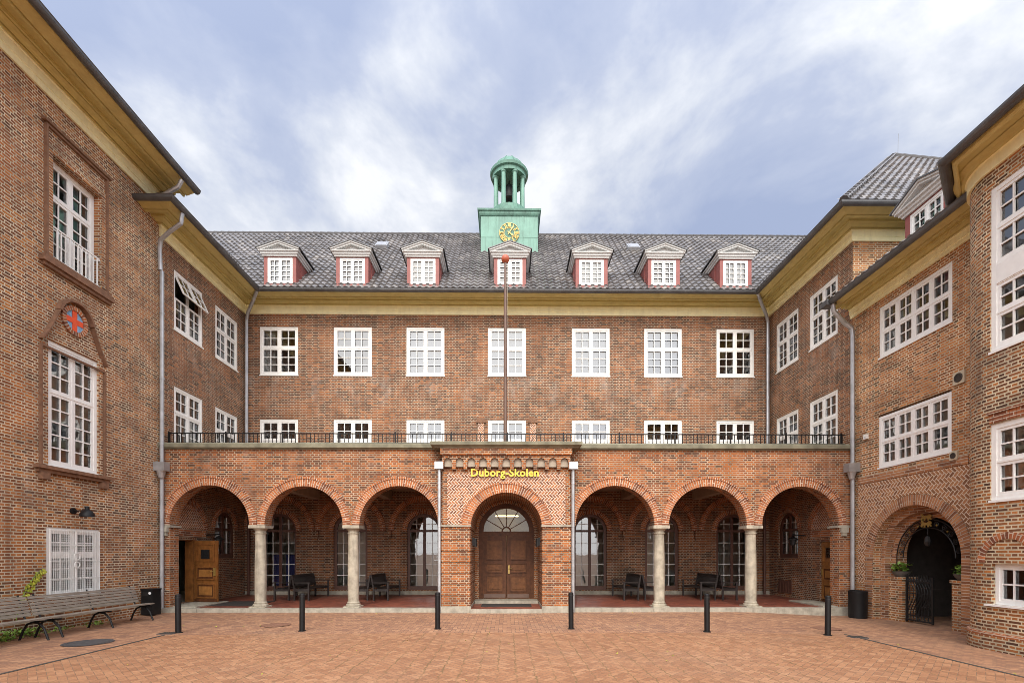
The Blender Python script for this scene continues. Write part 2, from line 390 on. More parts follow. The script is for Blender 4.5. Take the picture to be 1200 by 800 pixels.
def off(o):
    v = Vector((0, 0, 0))
    while o: v += o.location; o = o.parent
    return v
def thing(name, label, cat, loc=(0, 0, 0), rz=0, group=None):
    o = bpy.data.objects.new(name, None); COL.objects.link(o); o.empty_display_size = .3
    o.location = loc; o.rotation_euler.z = rz; o['label'] = label; o['category'] = cat
    if group: o['group'] = group
    return o
def tag(o, label, cat, group=None):
    o['label'] = label; o['category'] = cat
    if group: o['group'] = group
    return o
def copy_tree(o, parent=None):
    c = o.copy(); COL.objects.link(c); c.parent = parent
    for ch in list(o.children): copy_tree(ch, c)
    return c
def inst(name, me, parent, loc, rz=0):
    o = bpy.data.objects.new(name, me); COL.objects.link(o); o.parent = parent
    o.location = Vector(loc) - off(parent); o.rotation_euler.z = rz
    return o

class Frame:                                   # a wall plane: u to the viewer's right, d inward, z up
    def __init__(s, ox, oy, rz): s.o = (ox, oy); s.c = round(cos(rz), 9); s.s = round(sin(rz), 9); s.rz = rz
    def __call__(s, u, d, z): return (s.o[0] + u * s.c - d * s.s, s.o[1] + u * s.s + d * s.c, z)
XL, XR, YF, YA = -10.66, 10.8, 19.8, 15.0
FRONT = Frame(0, YF, 0); LEFT = Frame(XL, 0, pi / 2); RIGHT = Frame(XR, 0, -pi / 2)

def arc_pts(uc, r, zs, n=24, a0=0, a1=pi):
    return [(uc + r * cos(a0 + (a1 - a0) * k / n), zs + r * sin(a0 + (a1 - a0) * k / n)) for k in range(n + 1)]
def wall(mb, F, u0, u1, z0, z1, rects=(), arches=(), t=.3, d=0.0, m=0, N=24, reveal=True):
    hol = [tuple(r) for r in rects] + [(c - r, c + r, a, zs + r) for c, r, zs, a in arches]
    us = sorted({u0, u1, *[h[0] for h in hol], *[h[1] for h in hol]}); zz = sorted({z0, z1, *[h[2] for h in hol], *[h[3] for h in hol]})
    us = [u for u in us if u0 - 1e-6 <= u <= u1 + 1e-6]; zz = [z for z in zz if z0 - 1e-6 <= z <= z1 + 1e-6]
    def q(a, b, c, e):
        mb.poly([F(a, d, c), F(b, d, c), F(b, d, e), F(a, d, e)], [(a, c), (b, c), (b, e), (a, e)], m)
    for a, b in zip(us, us[1:]):
        run = None
        for c, e in zip(zz, zz[1:]):
            cu, cz = (a + b) / 2, (c + e) / 2
            if any(h[0] < cu < h[1] and h[2] < cz < h[3] for h in hol):
                if run: q(a, b, *run); run = None
            else: run = (run[0], e) if run else (c, e)
        if run: q(a, b, *run)
    for c, r, zs, a in arches:
        P = arc_pts(c, r, zs, N); top = zs + r
        for (ua, za), (ub, zb) in zip(P, P[1:]):
            mb.poly([F(ub, d, zb), F(ua, d, za), F(ua, d, top), F(ub, d, top)], [(ub, zb), (ua, za), (ua, top), (ub, top)], m)
        if reveal:
            for k, ((ua, za), (ub, zb)) in enumerate(zip(P, P[1:])):
                l0, l1 = r * pi * k / N, r * pi * (k + 1) / N
                mb.poly([F(ua, d, za), F(ub, d, zb), F(ub, d + t, zb), F(ua, d + t, za)], [(d, l0), (d, l1), (d + t, l1), (d + t, l0)], m)
            if zs > a + 1e-4:
                for u in (c - r, c + r): mb.poly([F(u, d, a), F(u, d + t, a), F(u, d + t, zs), F(u, d, zs)], [(d, a), (d + t, a), (d + t, zs), (d, zs)], m)
                mb.poly([F(c - r, d, a), F(c + r, d, a), F(c + r, d + t, a), F(c - r, d + t, a)], [(0, 0), (2 * r, 0), (2 * r, t), (0, t)], m)
    if reveal:
        for a, b, c, e in rects:
            for u in (a, b): mb.poly([F(u, d, c), F(u, d + t, c), F(u, d + t, e), F(u, d, e)], [(d, c), (d + t, c), (d + t, e), (d, e)], m)
            for z in (c, e): mb.poly([F(a, d, z), F(b, d, z), F(b, d + t, z), F(a, d + t, z)], [(a, d), (b, d), (b, d + t), (a, d + t)], m)
def ring(mb, F, c, r, wd, zs, d0, d1, a0=0, a1=pi, N=36, m=0):
    # raised arch ring between radii r and r+wd, from depth d0 (front) back to d1
    for k in range(N):
        t0, t1 = a0 + (a1 - a0) * k / N, a0 + (a1 - a0) * (k + 1) / N; rm = r + wd / 2
        def p(rr, t, d): return F(c + rr * cos(t), d, zs + rr * sin(t))
        l0, l1 = rm * t0, rm * t1
        mb.poly([p(r, t0, d0), p(r + wd, t0, d0), p(r + wd, t1, d0), p(r, t1, d0)], [(.02, l0), (wd + .02, l0), (wd + .02, l1), (.02, l1)], m)
        for rr in (r, r + wd): mb.poly([p(rr, t0, d0), p(rr, t1, d0), p(rr, t1, d1), p(rr, t0, d1)], [(.02, l0), (.02, l1), (.02 + d1 - d0, l1), (.02 + d1 - d0, l0)], m)
    for t in (a0, a1):
        mb.poly([F(c + rr * cos(t), d, zs + rr * sin(t)) for rr, d in ((r, d0), (r + wd, d0), (r + wd, d1), (r, d1))], m=m)
def fbox(mb, F, u0, u1, d0, d1, z0, z1, m=0):
    c = [(u0, d0), (u1, d0), (u1, d1), (u0, d1)]
    for z in (z0, z1): mb.poly([F(u, d, z) for u, d in c], [(u, d) for u, d in c], m)
    for (a, b), (e, g) in zip(c, c[1:] + c[:1]):
        h0, h1 = (a, e) if abs(a - e) > 1e-9 else (b, g)
        mb.poly([F(a, b, z0), F(e, g, z0), F(e, g, z1), F(a, b, z1)], [(h0, z0), (h1, z0), (h1, z1), (h0, z1)], m)

# ------------------------------------------------------------------ windows (local: x right, y inward, z up from the sill; x centred)
WIN = {}
def window_mesh(w, h, cells, key, fr=.085, sash=.06, mun=.030, sill=True, mat='white_paint', dep=.09):
    # cells: (x0, x1, z0, z1, cols, rows) as fractions of the clear opening
    b = MB(); W = w / 2
    b.box(-W, -W + fr, 0, dep, 0, h); b.box(W - fr, W, 0, dep, 0, h)
    b.box(-W + fr, W - fr, 0.001, dep, h - fr, h); b.box(-W + fr, W - fr, 0.001, dep, 0, fr)
    cw, ch = w - 2 * fr, h - 2 * fr
    xs = sorted({c[0] for c in cells} | {c[1] for c in cells}); zs = sorted({c[2] for c in cells} | {c[3] for c in cells})
    for x in xs[1:-1]: X = -W + fr + cw * x; b.box(X - .02, X + .02, .008, dep - .01, fr, h - fr)
    for z in zs[1:-1]: Z = fr + ch * z; b.box(-W + fr, W - fr, .003, dep - .012, Z - .022, Z + .022)
    for x0, x1, z0, z1, nc, nr in cells:
        a = -W + fr + cw * x0 + (.02 if x0 > 0 else 0); e = -W + fr + cw * x1 - (.02 if x1 < 1 else 0)
        c = fr + ch * z0 + (.022 if z0 > 0 else 0); g = fr + ch * z1 - (.022 if z1 < 1 else 0)
        y0, y1 = .014, .055
        b.box(a, a + sash, y0, y1, c, g); b.box(e - sash, e, y0, y1, c, g)
        b.box(a + sash, e - sash, y0 + .001, y1, c, c + sash); b.box(a + sash, e - sash, y0 + .001, y1, g - sash, g)
        for k in range(1, nc): X = a + sash + (e - a - 2 * sash) * k / nc; b.box(X - mun / 2, X + mun / 2, .020, .05, c + sash, g - sash)
        for k in range(1, nr): Z = c + sash + (g - c - 2 * sash) * k / nr; b.box(a + sash, e - sash, .022, .048, Z - mun / 2, Z + mun / 2)
    if sill: b.box(-W - .02, W + .02, -.045, .0, -.035, .012)
    p = MB(); p.poly([(-W + .02, .06, .02), (W - .02, .06, .02), (W - .02, .06, h - .02), (-W + .02, .06, h - .02)])
    WIN[key] = (b.mesh('window', mat), p.mesh('pane', 'glass'))
def curtain_mesh(w, h, key, side=0, mat='curtain'):
    b = MB(); n = int(w / .03)
    for k in range(n):
        x0, x1 = -w / 2 + w * k / n, -w / 2 + w * (k + 1) / n
        f = lambda x: .012 * sin(x * 42) + .006 * sin(x * 97 + 1)
        b.poly([(x0, .24 + f(x0), .02), (x1, .24 + f(x1), .02), (x1, .24 + f(x1), h), (x0, .24 + f(x0), h)])
    WIN[key] = b.mesh('curtain', mat, smooth=True)
def place_window(bld, F, uc, z0, key, rec=.02, curtain=None, cu=0.0, cz=0.0):
    fr, pn = WIN[key]
    o = inst('window', fr, bld, F(uc, rec, z0), F.rz)
    p = bpy.data.objects.new('pane', pn); COL.objects.link(p); p.parent = o
    if curtain:
        c = bpy.data.objects.new('curtain', WIN[curtain]); COL.objects.link(c); c.parent = o; c.location = (cu, 0, cz)  # also holds the blue panels painted as sky reflection
    return o
STD = [(0, .5, 0, .575, 2, 3), (.5, 1, 0, .575, 2, 3), (0, .5, .575, 1, 2, 2), (.5, 1, .575, 1, 2, 2)]
window_mesh(1.55, 1.97, STD, 'std')
window_mesh(1.47, 1.92, STD, 'side')
window_mesh(2.31, 1.47, [(k / 4, (k + 1) / 4, r / 2, (r + 1) / 2, 2, 2) for k in range(4) for r in range(2)], 'wide', sash=.055)
window_mesh(1.38, 2.92, [(0, .5, 0, .60, 2, 5), (.5, 1, 0, .60, 2, 5), (0, .5, .60, 1, 2, 3), (.5, 1, .60, 1, 2, 3)], 'tall')
window_mesh(1.34, 2.40, [(0, .5, 0, .66, 2, 4), (.5, 1, 0, .66, 2, 4), (0, .5, .66, 1, 2, 2), (.5, 1, .66, 1, 2, 2)], 'upper', sill=False)
window_mesh(1.46, 1.64, [(0, .5, 0, .62, 2, 3), (.5, 1, 0, .62, 2, 3), (0, .5, .62, 1, 2, 2), (.5, 1, .62, 1, 2, 2)], 'low')
window_mesh(.66, .80, [(0, 1, 0, 1, 2, 2)], 'small', fr=.07, sash=.05)
window_mesh(2.05, 1.50, [(k / 3, (k + 1) / 3, r / 2, (r + 1) / 2, 2, 2) for k in range(3) for r in range(2)], 'bay_mid', fr=.10, sash=.06)
window_mesh(2.05, 3.22, [(k / 3, (k + 1) / 3, a, e, 2, 2) for k in range(3) for a, e in ((0, .21), (.21, .40), (.53, .76), (.76, 1))], 'bay_top', fr=.10, sash=.06)
window_mesh(.98, 1.0, [(0, .5, 0, 1, 2, 4), (.5, 1, 0, 1, 2, 4)], 'dormer', fr=.06, sash=.045, mun=.026, sill=False)
curtain_mesh(1.3, .95, 'half_std'); curtain_mesh(.42, 1.85, 'strip'); bm_ = MB(); bm_.poly([(-.70, .16, .06), (.70, .16, .06), (.70, .16, 1.9), (-.70, .16, 1.9)]); WIN['sky_panel'] = bm_.mesh('curtain', 'sky_reflection')  # last mesh is no cloth: flat panel coloured like reflected sky
curtain_mesh(.5, 1.35, 'strip_wide'); curtain_mesh(.40, 2.8, 'tall_strip'); curtain_mesh(.88, .92, 'dorm_c'); curtain_mesh(.36, 1.3, 'blue', mat='curtain_blue')

# arched casement of the arcade's back wall
def arched_window_mesh(r, z0, zs, key, white_bars=True, fw=.11, cols=2, rows=5, hw=.85):
    # local: z up from 0 = z0, spring at zs-z0
    H = zs - z0; b = MB(); F = Frame(0, 0, 0); y0, y1 = .0, .09
    fbox(b, F, -r, -r + fw, y0, y1, 0, H); fbox(b, F, r - fw, r, y0, y1, 0, H)
    fbox(b, F, -r + fw, r - fw, y0 + .001, y1, 0, fw + .05)
    ring(b, F, 0, r - fw, fw, H, y0, y1)
    fbox(b, F, -.055, .055, .012, .08, fw + .05, H + r - fw)
    fbox(b, F, -r + fw, r - fw, .016, .078, H - .045, H + .045)
    ri = r - fw
    for sx in (-1, 1):
        for k in range(1, cols):
            x = sx * (.055 + (ri - .055) * k / cols); zt = H - .045
            fbox(b, F, x - .012, x + .012, .03, .06, fw + .05, zt, 1)
            fbox(b, F, x - .012, x + .012, .03, .06, H + .045, H + sqrt(max(ri * ri - x * x, 0)), 1)
        for k in range(1, rows):
            z = fw + .05 + (H - .045 - fw - .05) * k / rows
            a, e = sorted((sx * .055, sx * ri)); fbox(b, F, a, e, .032, .058, z - .012, z + .012, 1)
        z = H + ri * .5; xe = sqrt(ri * ri - .25 * ri * ri); a, e = sorted((sx * .055, sx * xe)); fbox(b, F, a, e, .032, .058, z - .012, z + .012, 1)
    p = MB(); P = [(-r + .02, 0.02), (r - .02, 0.02)] + arc_pts(0, r - .02, H, 20)
    p.poly([(x, .062, z) for x, z in P])
    WIN[key] = (b.mesh('window', ['window_brown', 'white_paint' if white_bars else 'window_brown']), p.mesh('pane', 'glass'))
arched_window_mesh(.69, .30, 2.72, 'arch_tall')
arched_window_mesh(.66, 1.62, 2.70, 'arch_side', rows=2)

# ------------------------------------------------------------------ ground
def gz(x): 
    k = min(max((x - 7.0) / 3.2, 0), 1); return -.12 * k * k * (3 - 2 * k)
g = MB()
xs = [-400, -60, -20, -10.9] + [-10 + k for k in range(0, 17)] + [7, 7.5, 8, 8.5, 9, 9.5, 10, 10.5, 11, 12, 20, 60, 400]
ys = [-400, -60, -20, -8, 0, 5, 10, 15, 20, 40, 100, 600]
for a, b in zip(xs, xs[1:]):
    for c, e in zip(ys, ys[1:]):
        g.poly([(a, c, gz(a)), (b, c, gz(b)), (b, e, gz(b)), (a, e, gz(a))], [(a, c), (b, c), (b, e), (a, e)])
g.build('ground', 'paving_walk', kind='structure')
c = MB()
edge = [10.72 + .22 * (1 - (x / 7.5) ** 2) for x in [-7.5 + k for k in range(16)]]
for k in range(15):
    a, b = -7.5 + k, -6.5 + k
    for y0, y1a, y1b in ((-14, 5, 5), (5, edge[k], edge[k + 1])):
        c.poly([(a, y0, .005 + gz(a)), (b, y0, .005 + gz(b)), (b, y1b, .005 + gz(b)), (a, y1a, .005 + gz(a))])
c.build('courtyard_paving', 'paving_court', kind='structure')
k = MB()
for sx in (-1, 1):
    z = gz(7.55) if sx > 0 else 0
    k.box(min(sx * 7.5, sx * 7.56), max(sx * 7.5, sx * 7.56), -14, 10.7, -.2 + z, .012 + z)
k.build('gutter_strip', 'kerb_dark', kind='structure')

# ------------------------------------------------------------------ roof tiles
def tiles(mb, P0, ud, vd, ul, vl, keep=None, tw=.26, rh=.37, lift=.05, amp=.05):
    P0, ud, vd = Vector(P0), Vector(ud).normalized(), Vector(vd).normalized(); nd = ud.cross(vd)
    if nd.z < 0: nd = -nd
    nc, nr = int(ul / tw), int(vl / rh); prof = [(0, 0), (.18, .35), (.36, .95), (.55, 1), (.72, .5), (.86, .08), (1, 0)]
    for i in range(nr):
        v0, v1 = i * rh, (i + 1) * rh + .02
        for j in range(nc):
            if keep and not keep(P0 + ud * (j + .5) * tw + vd * (i + .5) * rh): continue
            jl = random.uniform(-.006, .006)
            for (a, ha), (b, hb) in zip(prof, prof[1:]):
                ua, ub = (j + a) * tw, (j + b) * tw
                A = P0 + ud * ua + nd * (ha * amp + jl); B = P0 + ud * ub + nd * (hb * amp + jl)
                uv = [(j + .5, i + .5)] * 4
                mb.poly([A + vd * v0 + nd * lift, B + vd * v0 + nd * lift, B + vd * v1, A + vd * v1], uv)
                mb.poly([A + vd * v0 - nd * .01, B + vd * v0 - nd * .01, B + vd * v0 + nd * lift, A + vd * v0 + nd * lift], uv)
def ridge(mb, p, q, r=.11, n=None):
    p, q = Vector(p), Vector(q); L = (q - p).length; n = n or max(1, int(L / .36)); d = (q - p) / n
    for i in range(n):
        a = p + d * i; b = p + d * (i + 1.08); s0 = len(mb.f)
        mb.tube([a, b], [r * 1.12, r * .95], 8)
        for k in range(s0 * 1, len(mb.f)): pass
    # per-tile shade
    return mb

# ------------------------------------------------------------------ MAIN BUILDING (centre range, left rear range, right tall block)
main = thing('school_building', 'three-storey brick school building with ochre cornice and dormered grey tile roof behind the arcade', 'building', (0, YF, 0))
ZW = 11.52                                           # top of the brick
COLS = [-9.28, -6.29, -3.33, 0.0, 3.44, 6.41, 9.39]
R2 = 5.28
rects = [(x - .775, x + .775, 9.05, 11.02) for x in COLS] + [(x - .775, x + .775, R2, R2 + 1.97) for x in COLS]
ARX = [-9.27, -6.38, -3.39, 3.41, 6.36, 9.30]
arches = [(x, .69, 2.72, .30) for x in ARX]
b = MB(); wall(b, FRONT, XL, XR, 0, ZW + .3, rects, arches, t=.28); b.build('wall', 'brick_main', main)
LR = [(15.60, 17.07), (17.80, 19.27)]; RR = [(15.69, 17.16), (17.82, 19.29)]
b = MB()
rl = [(a, e, z, z + 1.92) for a, e in LR for z in (8.98, 5.25)] + [(15.6, 16.60, .16, 2.26)]
wall(b, LEFT, 15.0, YF, 0, ZW + .3, rl, [(18.42, .66, 2.70, 1.62)], t=.28); 
b.poly([(XL - .001, 15.0, 0), (XL - 3, 15.0, 0), (XL - 3, 15.0, ZW + .3), (XL - .001, 15.0, ZW + .3)])
b.build('wall', 'brick_main', main)
b = MB()
rr = [(-e, -a, z, z + 1.92) for a, e in RR for z in (9.0, 5.25)] + [(-16.55, -15.62, .12, 2.20)]
wall(b, RIGHT, -YF, -15.0, 0, ZW + .3, rr, [(-18.5, .66, 2.70, 1.62)], t=.28)
b.build('wall', 'brick_main', main)
b = MB(); b.poly([(XR, 15.0, 9), (24.4, 15.0, 9), (24.4, 15.0, ZW + .3), (XR, 15.0, ZW + .3)]); b.build('wall', 'brick_right', main)
# rooms behind the glass
b = MB()
for z in (.1, 5.05, 8.2, 11.8):
    b.poly([(XL - 6, YF + .29, z), (XR + 6, YF + .29, z), (XR + 6, YF + 4, z), (XL - 6, YF + 4, z)])
    b.poly([(XL - 4, 15.3, z), (XL - .29, 15.3, z), (XL - .29, YF + .29, z), (XL - 4, YF + .29, z)])
    b.poly([(XR + 4, 15.3, z), (XR + .29, 15.3, z), (XR + .29, YF + .29, z), (XR + 4, YF + .29, z)])
b.poly([(XL - 4, YF + 4, 0), (XR + 4, YF + 4, 0), (XR + 4, YF + 4, 12), (XL - 4, YF + 4, 12)])
for x, y in ((XL - 4, 15.3), (XR + 4, 15.3)): b.poly([(x, y, 0), (x, YF + 4, 0), (x, YF + 4, 12), (x, y, 12)])
for x0, x1 in ((XL - 4, XL - .3), (XR + .3, XR + 4)): b.poly([(x0, 15.3, 0), (x1, 15.3, 0), (x1, 15.3, 12), (x0, 15.3, 12)])
for x in (-7.8, -4.8, 1.7, 4.9, 7.9): b.box(x - .06, x + .06, YF + .3, YF + 4, .2, 11.7)
b.build('interior', 'interior', main)
cur = {0: None, 1: None, 2: 'half_std', 3: None, 4: 'half_std', 5: None, 6: 'strip'}
for i, x in enumerate(COLS):
    place_window(main, FRONT, x, 9.05, 'std', curtain=['strip', None, 'sky_panel', 'sky_panel', 'sky_panel', 'sky_panel', None][i], cu=[-.48, 0, 0, 0, 0, 0, 0][i])
    place_window(main, FRONT, x, R2, 'std', curtain=[None, 'half_std', 'sky_panel', 'sky_panel', 'sky_panel', None, 'half_std'][i])
for i, x in enumerate(ARX): place_window(main, FRONT, x, .30, 'arch_tall', rec=.10)
for j, (x, u) in enumerate(((0, 0), (0, .5))):
    c_ = bpy.data.objects.new('curtain', WIN['blue']); COL.objects.link(c_); c_.parent = main; c_.location = Vector((-9.55 + .55 * j, YF + .2, .45)) - main.location
for a, e in LR:
    place_window(main, LEFT, (a + e) / 2, 5.25, 'side', curtain='half_std')
    if a > 17: place_window(main, LEFT, (a + e) / 2, 8.98, 'side', curtain='strip', cu=.45)
for a, e in RR:
    place_window(main, RIGHT, -(a + e) / 2, 5.25, 'side', curtain='half_std')
    place_window(main, RIGHT, -(a + e) / 2, 9.0, 'side', curtain='half_std' if a < 17 else None)
place_window(main, LEFT, 18.42, 1.62, 'arch_side', rec=.08); place_window(main, RIGHT, -18.5, 1.62, 'arch_side', rec=.08)
# left upper near window: top lights tilted open
def open_window(bld, F, uc, z0):
    w_, h_ = 1.47, 1.92
    window_mesh(w_, h_, [(0, .5, 0, .575, 2, 3), (.5, 1, 0, .575, 2, 3)], 'tmp_open')
    fr_ = MB(); W = w_ / 2; f = .085
    o = inst('window', WIN['tmp_open'][0], bld, F(uc, .02, z0), F.rz)
    pm = MB(); pm.poly([(-W + .02, .06, .02), (W - .02, .06, .02), (W - .02, .06, f + (h_ - 2 * f) * .575), (-W + .02, .06, f + (h_ - 2 * f) * .575)])
    p_ = bpy.data.objects.new('pane', pm.mesh('pane', 'glass')); COL.objects.link(p_); p_.parent = o
    zt = h_ - f; hs = (h_ - 2 * f) * .425 - .02; ang = radians(24)
    for sx in (-1, 1):
        s = MB(); x0, x1 = (-W + f, -.02) if sx < 0 else (.02, W - f); sh = .06
        s.box(x0, x0 + sh, 0, .04, -hs, 0); s.box(x1 - sh, x1, 0, .04, -hs, 0)
        s.box(x0 + sh, x1 - sh, .001, .04, -hs, -hs + sh); s.box(x0 + sh, x1 - sh, .001, .04, -sh, 0)
        xm = (x0 + x1) / 2; s.box(xm - .015, xm + .015, .006, .034, -hs + sh, -sh); s.box(x0 + sh, x1 - sh, .008, .032, -hs / 2 - .015, -hs / 2 + .015)
        so_ = s.build('casement', 'white_paint', local=True); so_.parent = o; so_.location = (0, .01, zt); so_.rotation_euler.x = -ang
        gl = MB(); gl.poly([(x0 + sh, .02, -hs + sh), (x1 - sh, .02, -hs + sh), (x1 - sh, .02, -sh), (x0 + sh, .02, -sh)])
        if sx < 0: pass
        go = gl.build('pane', 'glass', local=True); go.parent = o; go.location = (0, .01, zt); go.rotation_euler.x = -ang
open_window(main, LEFT, (15.60 + 17.07) / 2, 8.98)

# cornice: pale fascia, stepped bands, soffit and crown in ochre
def cornice(bld, path, zw, over=.95, h=.42, side=1):
    k = h / .42
    a = MB(); a.sweep([(-.02, zw), (.05, zw), (.05, zw + .13 * k), (.07, zw + .135 * k), (.07, zw + .30 * k), (.095, zw + .31 * k), (.095, zw + .335 * k), (-.02, zw + .335 * k)], path, side=side, closed_prof=True)
    a.build('fascia', 'ochre_pale', bld)
    q = over / .95
    b = MB(); pr = [(.0, zw + .336 * k), (.13 * q, zw + .336 * k), (.14 * q, zw + .42 * k), (.155 * q, zw + .42 * k), (.16 * q, zw + .355 * k), (.24 * q, zw + .37 * k), (.30 * q, zw + .40 * k), (.33 * q, zw + .45 * k), (.35 * q, zw + .45 * k), (.355 * q, zw + .375 * k), (.40 * q, zw + .375 * k), (.41 * q, zw + .43 * k),
                    (.58 * q, zw + .43 * k), (.60 * q, zw + .455 * k), (.615 * q, zw + .455 * k), (.62 * q, zw + .34 * k), (.67 * q, zw + .34 * k), (.68 * q, zw + .40 * k), (.70 * q, zw + .40 * k), (.71 * q, zw + .365 * k), (.77 * q, zw + .375 * k), (.86 * q, zw + .41 * k), (.94 * q, zw + .43 * k), (over, zw + .44 * k), (over, zw + .47 * k), (.0, zw + .47 * k)]
    b.sweep(pr, path, side=side, closed_prof=True); b.build('cornice', 'ochre', bld)
    gpr = [(over + .095 + .10 * cos(t), zw + .475 * k + .10 * sin(t)) for t in [pi + pi * q / 8 for q in range(9)]]
    gpr = gpr + [(over + .21, zw + .49 * k), (over + .18, zw + .49 * k)] + [(over + .095 + .08 * cos(t), zw + .478 * k + .08 * sin(t)) for t in [2 * pi - pi * q / 8 for q in range(9)]]
    gg = MB(); gg.sweep(gpr, path, side=side, closed_prof=True)
    # joints of the gutter
    P = [Vector(p) for p in path]
    gg.build('gutter', 'zinc', bld)
cornice(main, [(XL - .6, 15.0), (XL, 15.0), (XL, YF), (XR, YF), (XR, 15.0), (24.4, 15.0)], ZW)
ZE = ZW + .56
# roofs
b = MB(); s2 = 1 / sqrt(2)
Ye = YF - .98
rg = 24.9; vlen = (rg - Ye) * sqrt(2)
tiles(b, (-16.5, Ye, ZE - .03), (1, 0, 0), (0, 1, 1), 34.5, vlen, keep=lambda p: abs(p.x) < 9.9 + (p.y - Ye) + .4 and not (-1.25 < p.x < 1.45 and p.y > 22.65 and p.y < 30))
b.build('roof', 'roof_tile', main)
b = MB(); ridge(b, (-16.4, rg, ZE + rg - Ye - .02), (17.9, rg, ZE + rg - Ye - .02), .10); b.build('ridge_tiles', 'ridge_dark', main, smooth=True)
b = MB(); zr = ZE + rg - Ye - .1
b.poly([(-16.5, rg, zr), (17.9, rg, zr), (17.9, rg + 6.2, ZE), (-16.5, rg + 6.2, ZE)])
b.poly([(-16.5, Ye + .1, ZE - .06), (17.9, Ye + .1, ZE - .06), (17.9, rg, zr - .05), (-16.5, rg, zr - .05)])
# left rear range
b.poly([(XL + .95, 14.1, ZE - .03), (XL + .95, 31, ZE - .03), (XL - 5.3, 31, ZE + 6.2), (XL - 5.3, 20.3, ZE + 6.2)]); b.poly([(XL + .95, 14.1, ZE - .03), (XL - 5.3, 20.3, ZE + 6.2), (XL - 11.5, 14.1, ZE - .03)])
b.build('roof', 'roof_tile', main)
# right tall block, hipped
bx0, by0, hw_ = XR - .95, 14.05, 7.55
b = MB()
tiles(b, (bx0, by0, ZE), (1, 0, 0), (0, 1, 1), 15.5, hw_ * sqrt(2), keep=lambda p: p.x - bx0 > p.y - by0 - .1 and bx0 + 15.5 - p.x > p.y - by0 - .1)
tiles(b, (bx0, by0, ZE), (0, 1, 0), (1, 0, 1), 17, hw_ * sqrt(2), keep=lambda p: p.y - by0 > p.x - bx0 - .1)
b.build('roof', 'roof_tile', main)
b = MB(); ap = (bx0 + hw_, by0 + hw_, ZE + hw_ + .04)
ridge(b, (bx0, by0, ZE + .05), ap); ridge(b, ap, (bx0 + 15.5, by0, ZE + .05)); ridge(b, ap, (ap[0], 31, ap[2])); b.build('ridge_tiles', 'ridge_dark', main, smooth=True)
b = MB(); b.tube([(ap[0] + .2, ap[1], ap[2]), (ap[0] + .22, ap[1], ap[2] + 1.0)], .008, 6); b.tube([(ap[0] + 3.2, ap[1] - 2, ap[2] - 2.4), (ap[0] + 3.2, ap[1] - 2, ap[2] - 1.3)], .008, 6); b.build('lightning_rod', 'zinc', main)
b = MB()
b.poly([(bx0 + 15.5, by0, ZE), (bx0 + 15.5, 31, ZE), (ap[0], 31, ap[2] - .05), (ap[0], ap[1], ap[2] - .05)]); b.build('roof', 'roof_tile', main)

# dormers
def dormer():
    root = bpy.data.objects.new('dormer', None)
    W, zt = .63, 1.07                                         # half width, top of the red box (local z from the gutter, y inward)
    bb = MB()
    bb.box(-W, -.49, 0, .10, -.06, zt); bb.box(.49, W, 0, .10, -.06, zt); bb.box(-.49, .49, 0, .10, 1.045, zt); bb.box(-.49, .49, 0, .10, -.06, .03)
    for sx in (-1, 1):
        x0, x1 = sorted((sx * W, sx * (W - .06))); bb.box(x0 + (.001 if sx < 0 else 0), x1 - (.001 if sx > 0 else 0), .10, 2.0, -.06, zt)
    for sx in (-1, 1): bb.box(sx * (W + .012) - .012, sx * (W + .012) + .012, .42, .46, .2, zt)
    me = bb.mesh('dormer', 'red_paint')
    t_ = MB(); Wp, zb = .80, zt                                # entablature and pediment
    pr = [(.0, zb), (.05, zb), (.06, zb + .05), (.10, zb + .07), (.11, zb + .13), (.16, zb + .15), (.17, zb + .19), (.0, zb + .19)]
    t_.sweep(pr, [(-W, 2.0), (-W, 0), (W, 0), (W, 2.0)], side=1, closed_prof=True)
    hz = .29
    Fz = Frame(0, -.17, 0); base = zb + .192
    t_.poly([(-Wp + .1, -.02, base), (Wp - .1, -.02, base), (0, -.02, base + hz - .07)])
    for sx in (-1, 1):
        a, e = Vector((sx * Wp, 0, base)), Vector((0, 0, base + hz))
        for th, y0, y1, m_ in ((.11, -.17, .0, 0), (.05, -.21, -.0, 0)):
            n_ = Vector((sx * hz, 0, Wp)).normalized()
            up = .0 if th == .11 else .11 - .05
            A0, A1 = a - n_ * 0 + Vector((0, 0, 0)), e
            P = [a + n_ * (up - .06), e + n_ * (up - .06) * 1, e + Vector((0, 0, (up - .06 + th) * n_.length / n_.z)), a + n_ * (up - .06 + th)]
            P[1] = e + Vector((0, 0, (up - .06) / n_.z))
            P[2] = e + Vector((0, 0, (up - .06 + th) / n_.z))
            fr = [Vector((p.x, y0, p.z)) for p in P]; bk = [Vector((p.x, y1, p.z)) for p in P]
            t_.poly(fr); t_.poly(bk[::-1])
            for q in range(4): r_ = (q + 1) % 4; t_.poly([fr[q], fr[r_], bk[r_], bk[q]])
    r_ = MB()
    for sx in (-1, 1):
        n_ = .075
        A = [(sx * (Wp + .06), -.24, base + .03), (0, -.24, base + hz + .05), (0, 2.9, base + hz + .05), (sx * (Wp + .06), 2.6, base + .03)]
        B = [(x, y, z + .035) for x, y, z in A]
        r_.poly(A); r_.poly(B)
        for q in range(4): w2 = (q + 1) % 4; r_.poly([A[q], A[w2], B[w2], B[q]])
    fl = MB(); fl.box(-.60, .60, .12, .14, -.06, -.04); fl.box(-.44, .44, .75, .77, 0, 1.1)
    return me, t_.mesh('pediment', 'grey_paint'), r_.mesh('roof', 'zinc'), fl.mesh('backing', 'interior')
DM = dormer()
DX = [-8.89, -6.07, -3.30, .12, 3.34, 6.20, 9.05]
